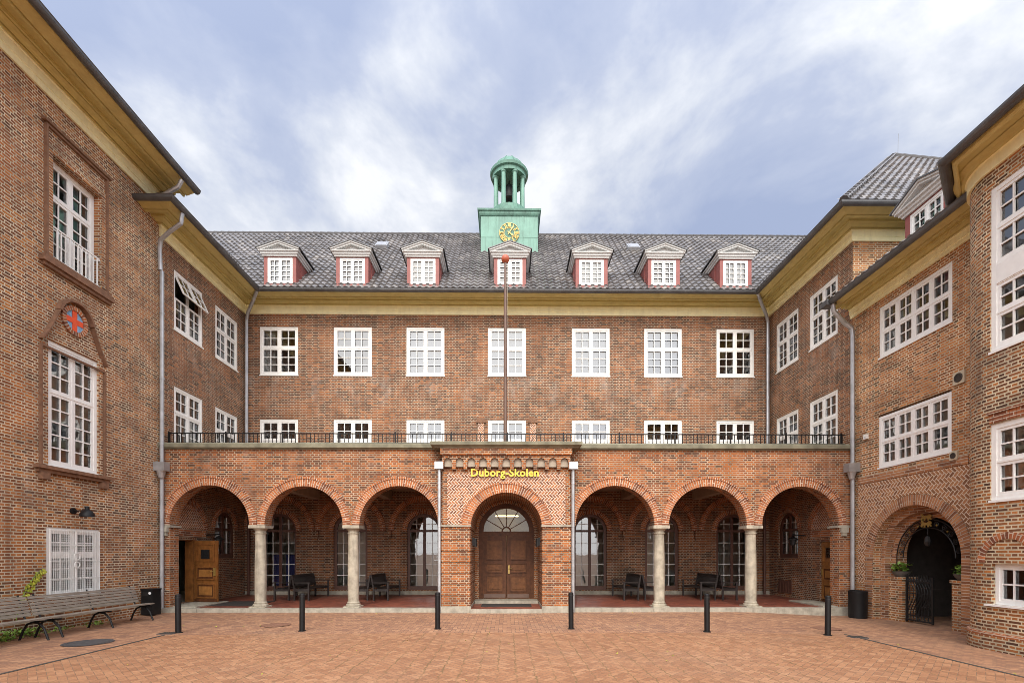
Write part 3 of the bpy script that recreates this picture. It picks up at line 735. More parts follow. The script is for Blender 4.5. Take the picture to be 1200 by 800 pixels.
def place_dormer(bld, loc, rz, c):
    o = inst('dormer', DM[0], bld, loc, rz)
    for nm, me in (('pediment', DM[1]), ('roof', DM[2]), ('backing', DM[3]), ('window', WIN['dormer'][0]), ('pane', WIN['dormer'][1])):
        q = bpy.data.objects.new(nm, me); COL.objects.link(q); q.parent = o
        if nm in ('window', 'pane'): q.location = (0, .012, .04)
    if c:
        q = bpy.data.objects.new('curtain', WIN['dorm_c']); COL.objects.link(q); q.parent = o; q.location = (0, .0, .05)
for i, x in enumerate(DX): place_dormer(main, (x, 19.05, 12.34), 0, i % 2 == 0)
for x in (-5.91, 6.0):
    b = MB(); cy = 23.0; cz = ZE + cy - Ye
    M = Matrix.Translation((x, cy, cz + .1)) @ Matrix.Rotation(radians(45), 4, 'X')
    b.xf = M; b.box(-.28, .28, -.34, .34, -.1, .10, 0); b.box(-.22, .22, -.28, .28, .101, .115, 0); b.build('roof_hatch', 'galvanised', main)

# downpipes of the corners
def downpipe(bld, pts, r=.055, mat='galvanised', hop=None):
    b = MB(); b.tube(pts, r, 10)
    p0, p1 = pts[-2], pts[-1]; L = p0[2] - p1[2]
    for k in range(int(L / 2.0)):
        z = p1[2] + 1.0 + 2.0 * k
        if z < p0[2]: b.tube([(p1[0], p1[1], z), (p1[0], p1[1], z + .05)], r + .012, 10)
    o = b.build('downpipe', mat, bld, smooth=True)
    if hop:
        h = MB(); x, y, z = hop; h.box(x - .17, x + .17, y - .13, y + .13, z - .12, z + .14); h.lathe([(.13, 0), (.07, -.22)], (x, y, z - .12), 12)
        h.build('hopper', 'galvanised', o)
    return o
downpipe(main, [(XL + 1.0, YF - 1.0, 11.95), (XL + .75, YF - .75, 11.75), (XL + .30, YF - .32, 11.45), (XL + .16, YF - .18, 11.2), (XL + .16, YF - .18, 5.1)], .065)
downpipe(main, [(XR - 1.0, YF - 1.0, 11.95), (XR - .75, YF - .75, 11.75), (XR - .30, YF - .32, 11.45), (XR - .16, YF - .18, 11.2), (XR - .16, YF - .18, 5.1)], .065)
downpipe(main, [(XL + .25, YF - .2, 4.4), (XL + .25, YF - .2, .14)], .05, 'window_brown'); downpipe(main, [(XR - .3, YF - .2, 4.4), (XR - .3, YF - .2, .14)], .05, 'window_brown')

# blind arches and lintels on the walls inside the arcade
for x in ARX:
    b = MB(); ring(b, FRONT, x, 1.22, .22, 2.72, -.06, .0); b.build('blind_arch', 'brick_ring', main)
    b = MB(); ring(b, FRONT, x, .69, .20, 2.72, -.025, .0); b.build('arch_ring', 'brick_ring', main)
for F, u in ((LEFT, 16.3), (RIGHT, -16.2)):
    b = MB(); ring(b, F, u, .80, .20, 2.62, -.05, .0); fbox(b, F, u - .9, u + .9, -.03, 0, 2.36, 2.60); b.build('door_arch', 'brick_ring', main)
    b = MB(); ring(b, F, 18.42 if F is LEFT else -18.5, .66, .18, 2.70, -.025, 0); b.build('arch_ring', 'brick_ring', main)
for F, u in ((LEFT, 16.3), (RIGHT, -16.2)):
    b = MB(); P = arc_pts(u, .80, 2.62, 20); b.poly([F(x, -.012, z) for x, z in P], [(x, z) for x, z in P]); b.build('tympanum', 'herring_panel', main)
for x in (-7.8, -4.87, 4.87, 7.85):
    b = MB(); fbox(b, FRONT, x - .16, x + .16, -.14, 0, 2.45, 2.72); fbox(b, FRONT, x - .11, x + .11, -.09, 0, 2.30, 2.449)
    b.build('corbel', 'brick_main', main)
b = MB(); b.box(XL + .02, -1.9, YF - .05, YF - .001, .12, .26); b.box(1.9, XR - .02, YF - .05, YF - .001, .12, .26); b.build('plinth', 'stone', main)
b = MB(); fbox(b, RIGHT, -19.1, -18.2, -.015, .0, .28, .75)
for k in range(9): u = -19.06 + .105 * k; fbox(b, RIGHT, u - .02, u + .02, -.035, -.016, .29, .74)
b.build('cellar_grille', 'window_brown', main)

# ornamental brick strips beside the middle window over the portal
for u in (-1.06, 1.06):
    b = MB(); fbox(b, FRONT, u - .13, u + .13, -.05, .0, 5.18, 7.12); b.build('brick_strip', 'herring_panel', main)
    b = MB(); fbox(b, FRONT, u - .19, u + .19, -.09, .0, 7.121, 7.24); fbox(b, FRONT, u - .15, u + .15, -.07, .0, 7.241, 7.32); b.build('cap', 'brick_mould', main)
# open panelled door on the left, closed one on the right
def door_leaf(w_, h_, mat='door_orange'):
    d_ = MB(); d_.box(0, w_, 0, .05, 0, h_)
    d_.box(.14, w_ - .14, -.012, -.001, .16, .58, 1); d_.box(.14, w_ - .14, -.012, -.001, .78, 1.14, 1)
    for z0, z1 in ((.12, .62), (.74, 1.18), (1.36, h_ - .10)):
        for q0, q1, w0, w1 in ((.10, w_ - .10, z0, z0 + .04), (.10, w_ - .10, z1 - .04, z1), (.10, .14, z0 + .04, z1 - .04), (w_ - .14, w_ - .10, z0 + .04, z1 - .04)): d_.box(q0, q1, -.032, -.0005, w0, w1, 0)
        if z1 < 1.3: d_.box(.20, w_ - .20, -.020, -.0125, z0 + .10, z1 - .10, 2)
    d_.box(.015, w_ - .015, -.008, -.0005, .005, .10, 1)
    return d_.mesh('door', [mat, 'door_brown', 'door_orange_light'])
o = inst('door', door_leaf(.92, 2.06), main, (XL + .03, 16.56, .17), radians(-12))
o.scale = (1, 1, 1)
b = MB(); b.box(.80, .86, -.05, -.0, .88, 1.14); b.tube([(.83, -.06, 1.02), (.70, -.07, 1.02)], .012, 6); q = b.build('handle', 'gold', local=True); q.parent = o
b = MB(); b.box(.3, .62, -.04, -.013, 1.45, 1.75); 
for k in range(4): b.box(.33 + .08 * k, .345 + .08 * k, -.05, -.041, 1.46, 1.74)
q = b.build('door_light', 'iron', local=True); q.parent = o
b = MB(); fbox(b, LEFT, 15.6, 15.64, .0, .2, .16, 2.26); fbox(b, LEFT, 16.565, 16.602, .0, .29, .16, 2.26); fbox(b, LEFT, 15.64, 16.565, .05, .2, 2.22, 2.26); b.build('door_frame', 'door_orange', main)
o = inst('door', door_leaf(.92, 2.04, 'door_orange_light'), main, RIGHT(-16.545, .03, .14), RIGHT.rz)
b = MB(); b.box(.24, .56, -.02, -.013, 1.50, 1.86); q = b.build('pane', 'glass', local=True); q.parent = o
b = MB(); b.box(.07, .11, -.05, -.0, .92, 1.12); q = b.build('handle', 'gold', local=True); q.parent = o

# ------------------------------------------------------------------ ARCADE
arc = thing('arcade', 'red brick arcade of six round arches on stone columns carrying a terrace', 'arcade', (0, YA, 0))
AF = Frame(0, YA, 0)
AC = [(-9.155, 1.225), (-6.265, 1.20), (-3.34, 1.21), (3.355, 1.225), (6.245, 1.215), (9.15, 1.21)]
ZS = 2.67
for sx in (-1, 1):
    b = MB()
    A = [(c_, r_, ZS, ZS) for c_, r_ in AC if c_ * sx > 0]
    u0, u1 = (XL + .002, -1.94) if sx < 0 else (1.94, XR - .002)
    wall(b, AF, u0, u1, ZS, 5.0, [], A, t=.42, N=32)
    wall(b, AF, u0, u1, ZS, 5.0, [], A, t=.42, d=.42, N=32, reveal=False)
    ed = sorted([u0, u1] + [v for c_, r_, *_ in A for v in (c_ - r_, c_ + r_)])
    for a, e in zip(ed[::2], ed[1::2]): b.poly([AF(a, 0, ZS), AF(e, 0, ZS), AF(e, .42, ZS), AF(a, .42, ZS)])
    b.build('wall', 'brick_arcade', arc)
for a, e in ((XL + .003, -10.385), (10.365, XR - .003)):
    b = MB(); fbox(b, AF, a, e, .0, .42, 0.12, ZS - .0); b.build('pier', 'brick_arcade', arc)
for c_, r_ in AC:
    b = MB(); ring(b, AF, c_, r_, .225, ZS, -.035, .0, N=48); ring(b, AF, c_, r_ + .226, .06, ZS, -.055, .0, radians(32), radians(148), N=32)
    b.build('arch_ring', 'brick_ring', arc)
b = MB()
for u0, u1 in ((XL + .004, -10.33), (10.31, XR - .004)): fbox(b, AF, u0, u1, -.05, .47, ZS - .07, ZS - .002); 
for u in (-10.50, 10.50):
    s0 = .1
    fbox(b, AF, u - .10, u + .10, -.11, -.0, ZS - .22, ZS - .072); fbox(b, AF, u - .07, u + .07, -.08, -.0, ZS - .33, ZS - .221)
b.build('impost', 'stone', arc)
def column(x):
    o = MB(); o.lathe([(.165, .30), (.172, .8), (.168, 1.5), (.152, 2.36), (.155, 2.42)], (x, YA + .21, 0), 28)
    c0 = o.build('column', 'column_stone', arc, smooth=True)
    p = MB(); p.box(x - .245, x + .245, YA - .035, YA + .455, .0, .16); p.lathe([(.222, .16), (.226, .185), (.222, .21), (.205, .225), (.182, .228), (.182, .245), (.19, .262), (.182, .285), (.165, .301)], (x, YA + .21, 0), 28)
    p.build('base', 'column_stone', c0, smooth=True)
    k_ = MB(); k_.lathe([(.155, 2.40), (.178, 2.42), (.178, 2.44), (.158, 2.455), (.160, 2.50), (.20, 2.55), (.225, 2.575)], (x, YA + .21, 0), 28); k_.box(x - .255, x + .255, YA - .05, YA + .47, 2.575, ZS - .002)
    k_.build('capital', 'column_stone', c0, smooth=True)
for x in (-7.70, -4.81, 4.80, 7.70): column(x)
b = MB()
for sx in (-1, 1):
    u0, u1 = (XL + .002, -1.9) if sx < 0 else (1.9, XR - .002)
    b.poly([(u0, YA - .02, .12), (u1, YA - .02, .12), (u1, YF, .12), (u0, YF, .12)])
b.build('floor', 'floor_tile', arc)
for sx in (-1, 1):
    u0, u1 = (XL + .002, -1.96) if sx < 0 else (1.96, XR - .002); b = MB()
    n_ = 7
    for k in range(n_): a, e = u0 + (u1 - u0) * k / n_, u0 + (u1 - u0) * (k + 1) / n_; b.box(a + .004, e - .004, YA - .22, YA + .03, -.15, .124 + random.uniform(-.004, .004))
    b.build('step', 'stone', arc)
for a, e, y in ((XL + .003, -9.6, 1.8), (9.9, XR - .003, 1.9)):
    b = MB(); b.box(a, e, YA + .04, YA + y, .121, .158); b.build('landing', 'stone', arc)
b = MB(); b.box(XL + .002, XR - .002, YA + .43, YF - .002, 4.35, 4.98)
for x in (-7.70, -4.81, 4.80, 7.70): b.box(x - .15, x + .15, YA + .43, YF - .15, 3.98, 4.349)
b.build('ceiling', 'plaster', arc)
b = MB(); b.sweep([(-.45, 5.0), (.05, 5.0), (.06, 5.03), (.12, 5.04), (.13, 5.15), (.11, 5.18), (-.45, 5.18)], [(XL + .002, YA), (-1.95, YA)], closed_prof=True)
b.sweep([(-.45, 5.0), (.05, 5.0), (.06, 5.03), (.12, 5.04), (.13, 5.15), (.11, 5.18), (-.45, 5.18)], [(1.95, YA), (XR - .002, YA)], closed_prof=True)
b.build('coping', 'coping', arc)
downpipe(arc, [(XL + .13, YA - .12, 10.4), (XL + .13, YA - .12, .1)], .06, hop=(XL + .15, YA - .18, 4.42))
downpipe(arc, [(XR - .12, YA - .16, 8.55), (XR - .12, YA - .16, .0)], .06, hop=(XR - .17, YA - .2, 4.42))

# ------------------------------------------------------------------ PORTAL
por = thing('entrance_portal', 'projecting brick entrance portal with gold school lettering and brown double doors', 'portal', (0, 14.7, 0))
PF = Frame(-.02, 14.70, 0)
HW, PR, PZ = 1.93, 1.085, 2.56
b = MB()
wall(b, PF, -HW, HW, 2.62, 4.95, [], [(0, PR, PZ, PZ)], t=2.1, N=36)
for sx in (-1, 1): b.poly([PF(sx * HW, 0, 0), PF(sx * HW, 5.08, 0), PF(sx * HW, 5.08, 4.95), PF(sx * HW, 0, 4.95)])
for sx in (-1, 1): fbox(b, PF, *sorted((sx * HW, sx * (HW - .13))), -.022, -.001, 2.68, 4.38)
fbox(b, PF, -HW + .131, HW - .131, -.022, -.001, 4.25, 4.38)
b.build('wall', 'brick_arcade', por)
b = MB(); wall(b, PF, -HW + .131, HW - .131, 2.68, 4.249, [], [(0, PR + .265, PZ, PZ)], d=-.012, t=.01, N=36); b.build('brick_panel', 'herring_panel', por)
b = MB(); ring(b, PF, 0, PR, .26, PZ, -.035, .0, N=48); b.build('arch_ring', 'brick_ring', por); b = MB(); ring(b, PF, 0, PR + .262, .05, PZ, -.05, 0, radians(3), radians(177), N=40); b.build('arch_ring', 'brick_ring', por)
for sx in (-1, 1):                                  # banded piers
    b = MB()
    z = .2
    while z < 2.55:
        h_ = min(.335, 2.60 - z); a, e = sorted((sx * (PR + .002), sx * (HW + .03)))
        fbox(b, PF, a, e, -.05, 2.1, z, z + h_ - .03); fbox(b, PF, a + .02, e - .02, -.025, 2.0, z + h_ - .03, z + h_); z += h_
    b.build('pier', 'brick_arcade', por)
for sx in (-1, 1):
    b = MB()
    a, e = sorted((sx * (PR - .02), sx * (HW + .06))); fbox(b, PF, a, e, -.075, .3, 2.602, 2.655)
    a, e = sorted((sx * (PR - .01), sx * (HW + .07))); b.build('impost', 'stone', por); b = MB(); fbox(b, PF, a, e, -.09, 2.05, -.1, .2); b.build('plinth', 'stone', por)
# corbel table: little blind arches under the coping
b = MB(); n_ = 11; cw_ = 2 * HW / n_
wall(b, PF, -HW - .0, HW + .0, 4.40, 4.95, [], [(-HW + cw_ * (k + .5), .115, 4.56, 4.40) for k in range(n_)], d=-.13, t=.129, N=10)
for sx in (-1, 1): b.poly([PF(sx * HW, -.13, 4.4), PF(sx * HW, 0, 4.4), PF(sx * HW, 0, 4.95), PF(sx * HW, -.13, 4.95)])
for k in range(n_ + 1):
    u = -HW + cw_ * k; a, e = max(u - .055, -HW - .004), min(u + .055, HW + .004)
    fbox(b, PF, a, e, -.145, -.02, 4.33, 4.45)
fbox(b, PF, -HW - .05, HW + .05, -.20, -.131, 4.76, 4.955)
b.build('corbel_table', 'brick_arcade', por)
b = MB(); fbox(b, PF, -HW + .03, HW - .03, -.03, -.002, 4.41, 4.72); b.build('niche_back', 'plaster', por)
b = MB(); b.sweep([(-.5, 4.96), (.22, 4.96), (.25, 4.99), (.33, 5.03), (.34, 5.11), (.31, 5.13), (-.5, 5.13)], [(-HW - .02, 15.4), (-HW - .02, 14.7), (HW - .02, 14.7), (HW - .02, 15.4)], closed_prof=True); b.build('coping', 'coping', por)
b = MB(); b.box(-HW + .3, HW - .3, 14.9, 15.8, 4.96, 5.10); b.build('terrace_slab', 'coping', por)
# lettering
cu = bpy.data.curves.new('lettering', 'FONT'); cu.body = 'Duborg-Skolen'; cu.size = .40; cu.extrude = .022; cu.offset = .010; cu.space_character = 1.06; cu.align_x = 'CENTER'; cu.resolution_u = 3
to = bpy.data.objects.new('lettering_curve', cu); COL.objects.link(to)
bpy.context.view_layer.update()
me = bpy.data.meshes.new_from_object(to.evaluated_get(bpy.context.evaluated_depsgraph_get())); bpy.data.objects.remove(to)
xs_ = [v.co.x for v in me.vertices]; sc = 2.05 / (max(xs_) - min(xs_))
for v in me.vertices: v.co = Vector((v.co.x * sc, v.co.y * sc, v.co.z))
me.materials.clear(); me.materials.append(MATS['gold_paint'])
lo = bpy.data.objects.new('lettering', me); COL.objects.link(lo); lo.parent = por; lo.location = (-.065, -.065, 4.13); lo.rotation_euler.x = pi / 2
# vestibule and doors
b = MB(); DF = Frame(-.02, 16.9, 0)
wall(b, DF, -1.4, 1.4, .1, 4.0, [], [(0, .965, 2.57, .22)], t=.2, N=30)
ring(b, DF, 0, .965, .12, 2.57, -.02, 0)
b.build('inner_wall', 'brick_arcade', por)
b = MB(); b.box(-1.1, 1.06, 14.62, 16.2, -.1, .121); b.build('floor', 'floor_tile', por)
b = MB(); b.box(-1.1, 1.06, 14.55, 14.619, -.1, .123); b.build('step', 'stone', por); b = MB(); b.box(-1.08, 1.04, 16.2, 17.0, -.1, .215); b.build('threshold', 'stone', por)
b = MB(); ring(b, DF, 0, .80, .165, 2.57, .06, .17, N=30)
for sx in (-1, 1): a, e = sorted((sx * .82, sx * .965)); fbox(b, DF, a, e, .06, .17, .22, 2.569)
fbox(b, DF, -.82, .82, .065, .17, 2.42, 2.568)
b.build('door_frame', 'door_brown', por)
b = MB()
for k in range(1, 6):
    t_ = pi * k / 6; b.bar(DF(.16 * cos(t_), .11, 2.575 + .16 * sin(t_)), DF(.80 * cos(t_), .11, 2.575 + .80 * sin(t_)), .03, .03)
ring(b, DF, 0, .12, .05, 2.571, .09, .13, N=16); fl = b.build('fanlight', 'door_brown', por)
b = MB(); P = arc_pts(0, .80, 2.572, 20); b.poly([DF(x, .115, z) for x, z in P]); b.build('pane', 'glass_clear', fl)
b = MB(); b.box(-.98, .94, 18.6, 18.65, .2, 3.6); b.box(-.98, .94, 17.11, 18.6, 3.6, 3.65); b.build('interior', 'plaster', por)
b = MB(); b.box(-.42, .42, 17.9, 18.0, 3.16, 3.20); b.build('ceiling_lamp', 'lamp_glow', por)
for sx in (-1, 1):
    d_ = MB(); x0, x1 = sorted((sx * .006, sx * .819)); d_.box(x0, x1, 0, .06, 0, 2.19)
    for z0, z1 in ((.24, .80), (.90, 1.24), (1.34, 2.06)):
        a_, e_ = x0 + .11, x1 - .11
        for q0, q1, w0, w1 in ((a_, e_, z0, z0 + .035), (a_, e_, z1 - .035, z1), (a_, a_ + .035, z0 + .035, z1 - .035), (e_ - .035, e_, z0 + .035, z1 - .035)): d_.box(q0, q1, -.035, -.001, w0, w1, 0)
        d_.box(a_ + .035, e_ - .035, -.006, -.001, z0 + .035, z1 - .035, 1); d_.box(a_ + .09, e_ - .09, -.026, -.0065, z0 + .09, z1 - .09, 1)
    d_.box(x0 + .03, x1 - .03, -.012, -.001, .02, .15, 2)
    o = d_.build('door', ['door_brown', 'door_panel', 'pole_wood'], local=True); o.parent = por; o.location = Vector((-.02, 16.99, .225)) - por.location
    if sx > 0:
        h_ = MB(); h_.box(.06, .12, -.03, -.001, .86, 1.16); h_.tube([(.09, -.03, 1.04), (.09, -.075, 1.04), (.20, -.075, 1.04)], .013, 8); q = h_.build('handle', 'gold', local=True); q.parent = o
for sx in (-1, 1):
    b = MB(); xx = -.02 + sx * 2.02
    b.tube([(xx, 14.62, 4.35), (xx, 14.62, .02)], .052, 12); b.box(xx - .13, xx + .13, 14.50, 14.76, 4.33, 4.55)
    for z in (1.2, 2.6, 3.9): b.tube([(xx, 14.62, z), (xx, 14.62, z + .04)], .064, 12)
    b.build('downpipe', 'galvanised', por, smooth=True)
b = MB()
for sx in (-1, 1): b.box(-.02 + sx * 1.06 - .05, -.02 + sx * 1.06 + .05, 15.5, 15.6, 2.05, 2.3); b.tube([(-.02 + sx * 1.0, 15.55, 2.28), (-.02 + sx * 1.0, 15.55, 2.02)], .06, 8)
b.build('wall_light', 'iron', por)

# terrace railing
rail = thing('balcony_railing', 'low black iron railing with thin upright bars along the terrace above the arches', 'railing', (0, 15.2, 5.18))
b = MB(); b.box(XL + .1, XR - .1, 15.19, 15.22, 5.53, 5.56); b.box(XL + .1, XR - .1, 15.19, 15.22, 5.24, 5.262); b.build('rail', 'black_metal', rail)
b = MB(); x = XL + .15
while x < XR - .1: b.box(x - .009, x + .009, 15.196, 15.214, 5.262, 5.53); x += .118
b.build('bar_panel', 'black_metal', rail)
x = XL + .12
while x < XR: 
    b = MB(); b.box(x - .02, x + .02, 15.185, 15.225, 5.05, 5.60); b.build('post', 'black_metal', rail); x += 1.76

# flagpole
fp = thing('flagpole', 'tall bare brown wooden flagpole with red ball finial standing on the portal terrace', 'flagpole', (-.05, 15.5, 5.1))
b = MB(); b.tube([(-.05, 15.5, 5.1), (-.05, 15.5, 7.5), (-.05, 15.5, 11.1)], [.062, .055, .038], 14); b.build('pole', 'pole_wood', fp, smooth=True)
b = MB(); b.lathe([(.13 * sin(pi * k / 10), -.13 * cos(pi * k / 10)) for k in range(11)], (-.05, 15.5, 11.22), 18); b.build('ball_finial', 'ball_red', fp, smooth=True)
b = MB(); b.tube([(-.05 + .095, 15.42, 6.0), (-.05 + .07, 15.42, 11.0)], .006, 5); b.build('halyard', 'stone', fp)

# ------------------------------------------------------------------ CLOCK TURRET
tur = thing('clock_turret', 'green copper clock turret with open round belfry rising from the roof ridge', 'turret', (.11, 23.95, 15.9))
tx, ty = .11, 23.95
b = MB(); b.box(tx - 1.33, tx + 1.33, 22.6, 25.3, 15.3, 17.6)
for x in (tx - .62, tx + .62): b.box(x - .012, x + .012, 22.585, 22.599, 15.9, 17.6)
for z in (16.55,): b.box(tx - 1.33, tx + 1.33, 22.588, 22.599, z - .01, z + .01)
b.build('base_box', 'copper_pale', tur)
b = MB(); b.sweep([(0, 17.53), (.03, 17.53), (.06, 17.58), (.08, 17.62), (.09, 17.70), (.14, 17.72), (.155, 17.80), (.0, 17.83)], [(tx - 1.33, 25.3), (tx - 1.33, 22.6), (tx + 1.33, 22.6), (tx + 1.33, 25.3), (tx - 1.33, 25.3)], closed_prof=True)
b.box(tx - 1.34, tx + 1.34, 22.61, 25.29, 17.6, 17.81); b.build('cornice', 'copper', tur)
b = MB(); b.lathe([(.98, 17.80), (.98, 18.3), (.90, 18.34), (.90, 18.52), (.0, 18.52)], (tx, ty, 0), 28); b.build('drum', 'copper', tur, smooth=True)
for k in range(8):
    a = 2 * pi * (k + .5) / 8; x, y = tx + .70 * cos(a), ty + .70 * sin(a)
    b = MB(); b.lathe([(.15, 18.52), (.15, 18.60), (.115, 18.62), (.10, 20.1), (.14, 20.14), (.14, 20.2)], (x, y, 0), 12); b.build('column', 'copper_pale', tur, smooth=True)
b = MB(); b.lathe([(.0, 20.22), (.62, 20.22), (.62, 20.19), (.84, 20.19), (.84, 20.36), (.93, 20.40), (.95, 20.52), (.88, 20.56), (.80, 20.62), (.66, 20.86), (.46, 21.08), (.22, 21.22), (.0, 21.26)], (tx, ty, 0), 32)
for k in range(10): a = 2 * pi * k / 10; b.tube([(tx + r_ * cos(a), ty + r_ * sin(a), z + .01) for r_, z in ((.80, 20.62), (.66, 20.86), (.46, 21.08), (.22, 21.22))], .022, 6)
b.build('dome', 'copper', tur, smooth=True)
b = MB(); b.lathe([(.0, 20.0), (.14, 19.98), (.24, 19.8), (.28, 19.45), (.38, 19.22), (.35, 19.21), (.0, 19.4)], (tx, ty, 0), 20); b.tube([(tx, ty, 20.2), (tx, ty, 19.98)], .03, 6); b.build('bell', 'iron', tur, smooth=True)
cz_, cy_ = 16.72, 22.56
b = MB(); n_ = 40
CF = Frame(tx, 22.56, 0)
b.poly([CF(.45 * cos(2 * pi * k / n_), .0, cz_ + .45 * sin(2 * pi * k / n_)) for k in range(n_)]); ring(b, CF, 0, .45, .02, cz_, -.0, .039, 0, 2 * pi, 40)
cf = b.build('clock_face', 'clock_green', tur)
b = MB(); ring(b, CF, 0, .455, .012, cz_, -.02, .0, 0, 2 * pi, 48); ring(b, CF, 0, .235, .016, cz_, -.02, .0, 0, 2 * pi, 40); b.build('ring', 'gold', cf)
b = MB()
nums = ['XII', 'I', 'II', 'III', 'IIII', 'V', 'VI', 'VII', 'VIII', 'IX', 'X', 'XI']
for h_, s_ in enumerate(nums):
    a = pi / 2 - 2 * pi * h_ / 12; rx, rz_ = cos(a), sin(a); px_, pz_ = sin(a), -cos(a)
    wds = {'I': .042, 'V': .07, 'X': .075}; tot = sum(wds[q] for q in s_); u = -tot / 2
    def P(r_, t_): return CF(r_ * rx + t_ * px_, -.012, cz_ + r_ * rz_ + t_ * pz_)
    for q in s_:
        cc = u + wds[q] / 2; u += wds[q]
        if q == 'I': b.bar(P(.27, cc), P(.435, cc), .02, .028, up=(0, 1, 0))
        elif q == 'V': b.bar(P(.27, cc), P(.435, cc - .024), .02, .022, up=(0, 1, 0)); b.bar(P(.27, cc), P(.435, cc + .024), .018, .02, up=(0, 1, 0))
        else: b.bar(P(.27, cc - .026), P(.435, cc + .026), .02, .022, up=(0, 1, 0)); b.bar(P(.27, cc + .026), P(.435, cc - .026), .018, .02, up=(0, 1, 0))
b.build('numerals', 'gold', cf)
for L_, a, wd in ((.40, radians(58), .04), (.25, radians(-38), .05)):
    b = MB(); y_ = -.03 - wd * .2
    e1 = Vector((cos(a), 0, sin(a))); e2 = Vector((-sin(a), 0, cos(a)))
    def H(l, t_): v = e1 * l + e2 * t_; return (tx + v.x, 22.56 + y_, cz_ + v.z)
    fr_ = [H(-.10, -.02), H(L_ * .55, -.02), H(L_ * .72, -wd), H(L_, 0), H(L_ * .72, wd), H(L_ * .55, .02), H(-.10, .02)]
    bk = [(x, y + .012, z) for x, y, z in fr_]; b.poly(fr_); b.poly(bk[::-1])
    for q in range(7): r_ = (q + 1) % 7; b.poly([fr_[q], fr_[r_], bk[r_], bk[q]])
    b.build('hand', 'gold', cf)

# ------------------------------------------------------------------ LEFT FRONT WING
lw = thing('school_wing', 'tall left brick wing with high ochre eaves, cross roundel and framed balcony window', 'building', (XL, 6, 0))
YW0 = -4.0; ZL = 12.40
rects = [(11.33, 12.71, 3.85, 6.77), (11.31, 12.77, .77, 2.41), (11.45, 12.81, 8.74, 11.14)]
for yb in (6.2,): rects += [(yb - .69, yb + .69, 3.85, 6.77), (yb - .73, yb + .73, .77, 2.41), (yb - .67, yb + .67, 8.74, 11.14)]
b = MB(); wall(b, LEFT, YW0, 15.0, 0, ZL + .3, rects, [], t=.25); 
b.poly([(XL, 14.999, 11.2), (XL - 6, 14.999, 11.2), (XL - 6, 14.999, 13.0), (XL, 14.999, 13.0)])
b.poly([(XL, YW0, 0), (XL - 6, YW0, 0), (XL - 6, YW0, 13.0), (XL, YW0, 13.0)]); b.build('wall', 'brick_left', lw)
b = MB()
for z in (.1, 3.3, 7.8, 11.9): b.poly([(XL - 4, YW0, z), (XL - .26, YW0, z), (XL - .26, 14.9, z), (XL - 4, 14.9, z)])
b.poly([(XL - 4, YW0, 0), (XL - 4, 14.9, 0), (XL - 4, 14.9, 12), (XL - 4, YW0, 12)])
for y in (14.9, 9.0, YW0 + .1): b.poly([(XL - 4, y, 0), (XL - .26, y, 0), (XL - .26, y, 12), (XL - 4, y, 12)])
b.build('interior', 'interior', lw)
for yc in (12.02, 6.2):
    place_window(lw, LEFT, yc, 3.85, 'tall', curtain='tall_strip', cu=.42); place_window(lw, LEFT, yc + (.02 if yc > 10 else 0), .77, 'low', curtain='half_std')  # side curtain of the tall window added to lighten its dark pane
    place_window(lw, LEFT, yc + (.11 if yc > 10 else 0), 8.74, 'upper', rec=.17)
# wing cornice, cut square at its far end
cornice(lw, [(XL, YW0), (XL, 15.06)], ZL, over=1.0, h=.50)
b = MB(); b.poly([(XL + 1.05, YW0, ZL + .64), (XL + 1.05, 15.06, ZL + .64), (XL - 5.2, 15.06, ZL + 6.9), (XL - 5.2, YW0, ZL + 6.9)]); b.poly([(XL - 5.2, YW0, ZL + 6.9), (XL - 5.2, 15.06, ZL + 6.9), (XL - 11.4, 15.06, ZL + .64), (XL - 11.4, YW0, ZL + .64)])
b.poly([(XL, 15.05, ZL + .3), (XL - 5.2, 15.05, ZL + 6.8), (XL - 10.4, 15.05, ZL + .3)]); b.build('roof', 'roof_tile', lw)
downpipe(lw, [(XL + 1.05, 14.4, ZL + .42), (XL + .95, 14.4, ZL + .22), (XL + .5, 14.45, ZL + .02), (XL + .16, 14.5, ZL - .12), (XL + .13, 14.5, ZL - .35)], .06)
downpipe(lw, [(XL + 1.0, 14.5, 11.9), (XL + .95, 14.52, 11.62), (XL + .55, 14.6, 11.42), (XL + .2, 14.72, 11.25), (XL + .12, 14.8, 11.0), (XL + .12, 14.83, 10.4)], .06)
# brick frame of the upper window, with sill on scrolls
b = MB()
def molding(b, u0, u1, z0, z1, wd, pr, m=0):
    fbox(b, LEFT, u0 - wd, u0, -pr, 0, z0, z1 + wd, m); fbox(b, LEFT, u1, u1 + wd, -pr, 0, z0, z1 + wd, m); fbox(b, LEFT, u0, u1, -pr + .001, 0, z1, z1 + wd, m)
molding(b, 11.30, 12.94, 8.70, 11.68, .05, .07); q_ = MB(); molding(q_, 11.45, 12.81, 8.70, 11.15, .145, .03); q_.build('window_surround', 'brick_left', lw)
fbox(b, LEFT, 11.18, 13.06, -.11, 0, 11.74, 11.80)
fbox(b, LEFT, 11.12, 13.10, -.14, 0, 8.50, 8.60); fbox(b, LEFT, 11.20, 13.04, -.10, 0, 8.60, 8.70); fbox(b, LEFT, 11.18, 13.06, -.09, 0, 8.42, 8.499)
b.build('window_surround', 'brick_mould', lw)
b = MB()
fbox(b, LEFT, 11.46, 12.80, .02, .05, 9.48, 9.51)
for k in range(12): u = 11.50 + 1.24 * k / 11; fbox(b, LEFT, u - .011, u + .011, .024, .046, 8.79, 9.48)
fbox(b, LEFT, 11.46, 12.80, .02, .05, 8.76, 8.79); 
for u in (11.475, 12.785): fbox(b, LEFT, u - .018, u + .018, .015, .16, 9.44, 9.475)
b.build('window_guard', 'white_paint', lw)
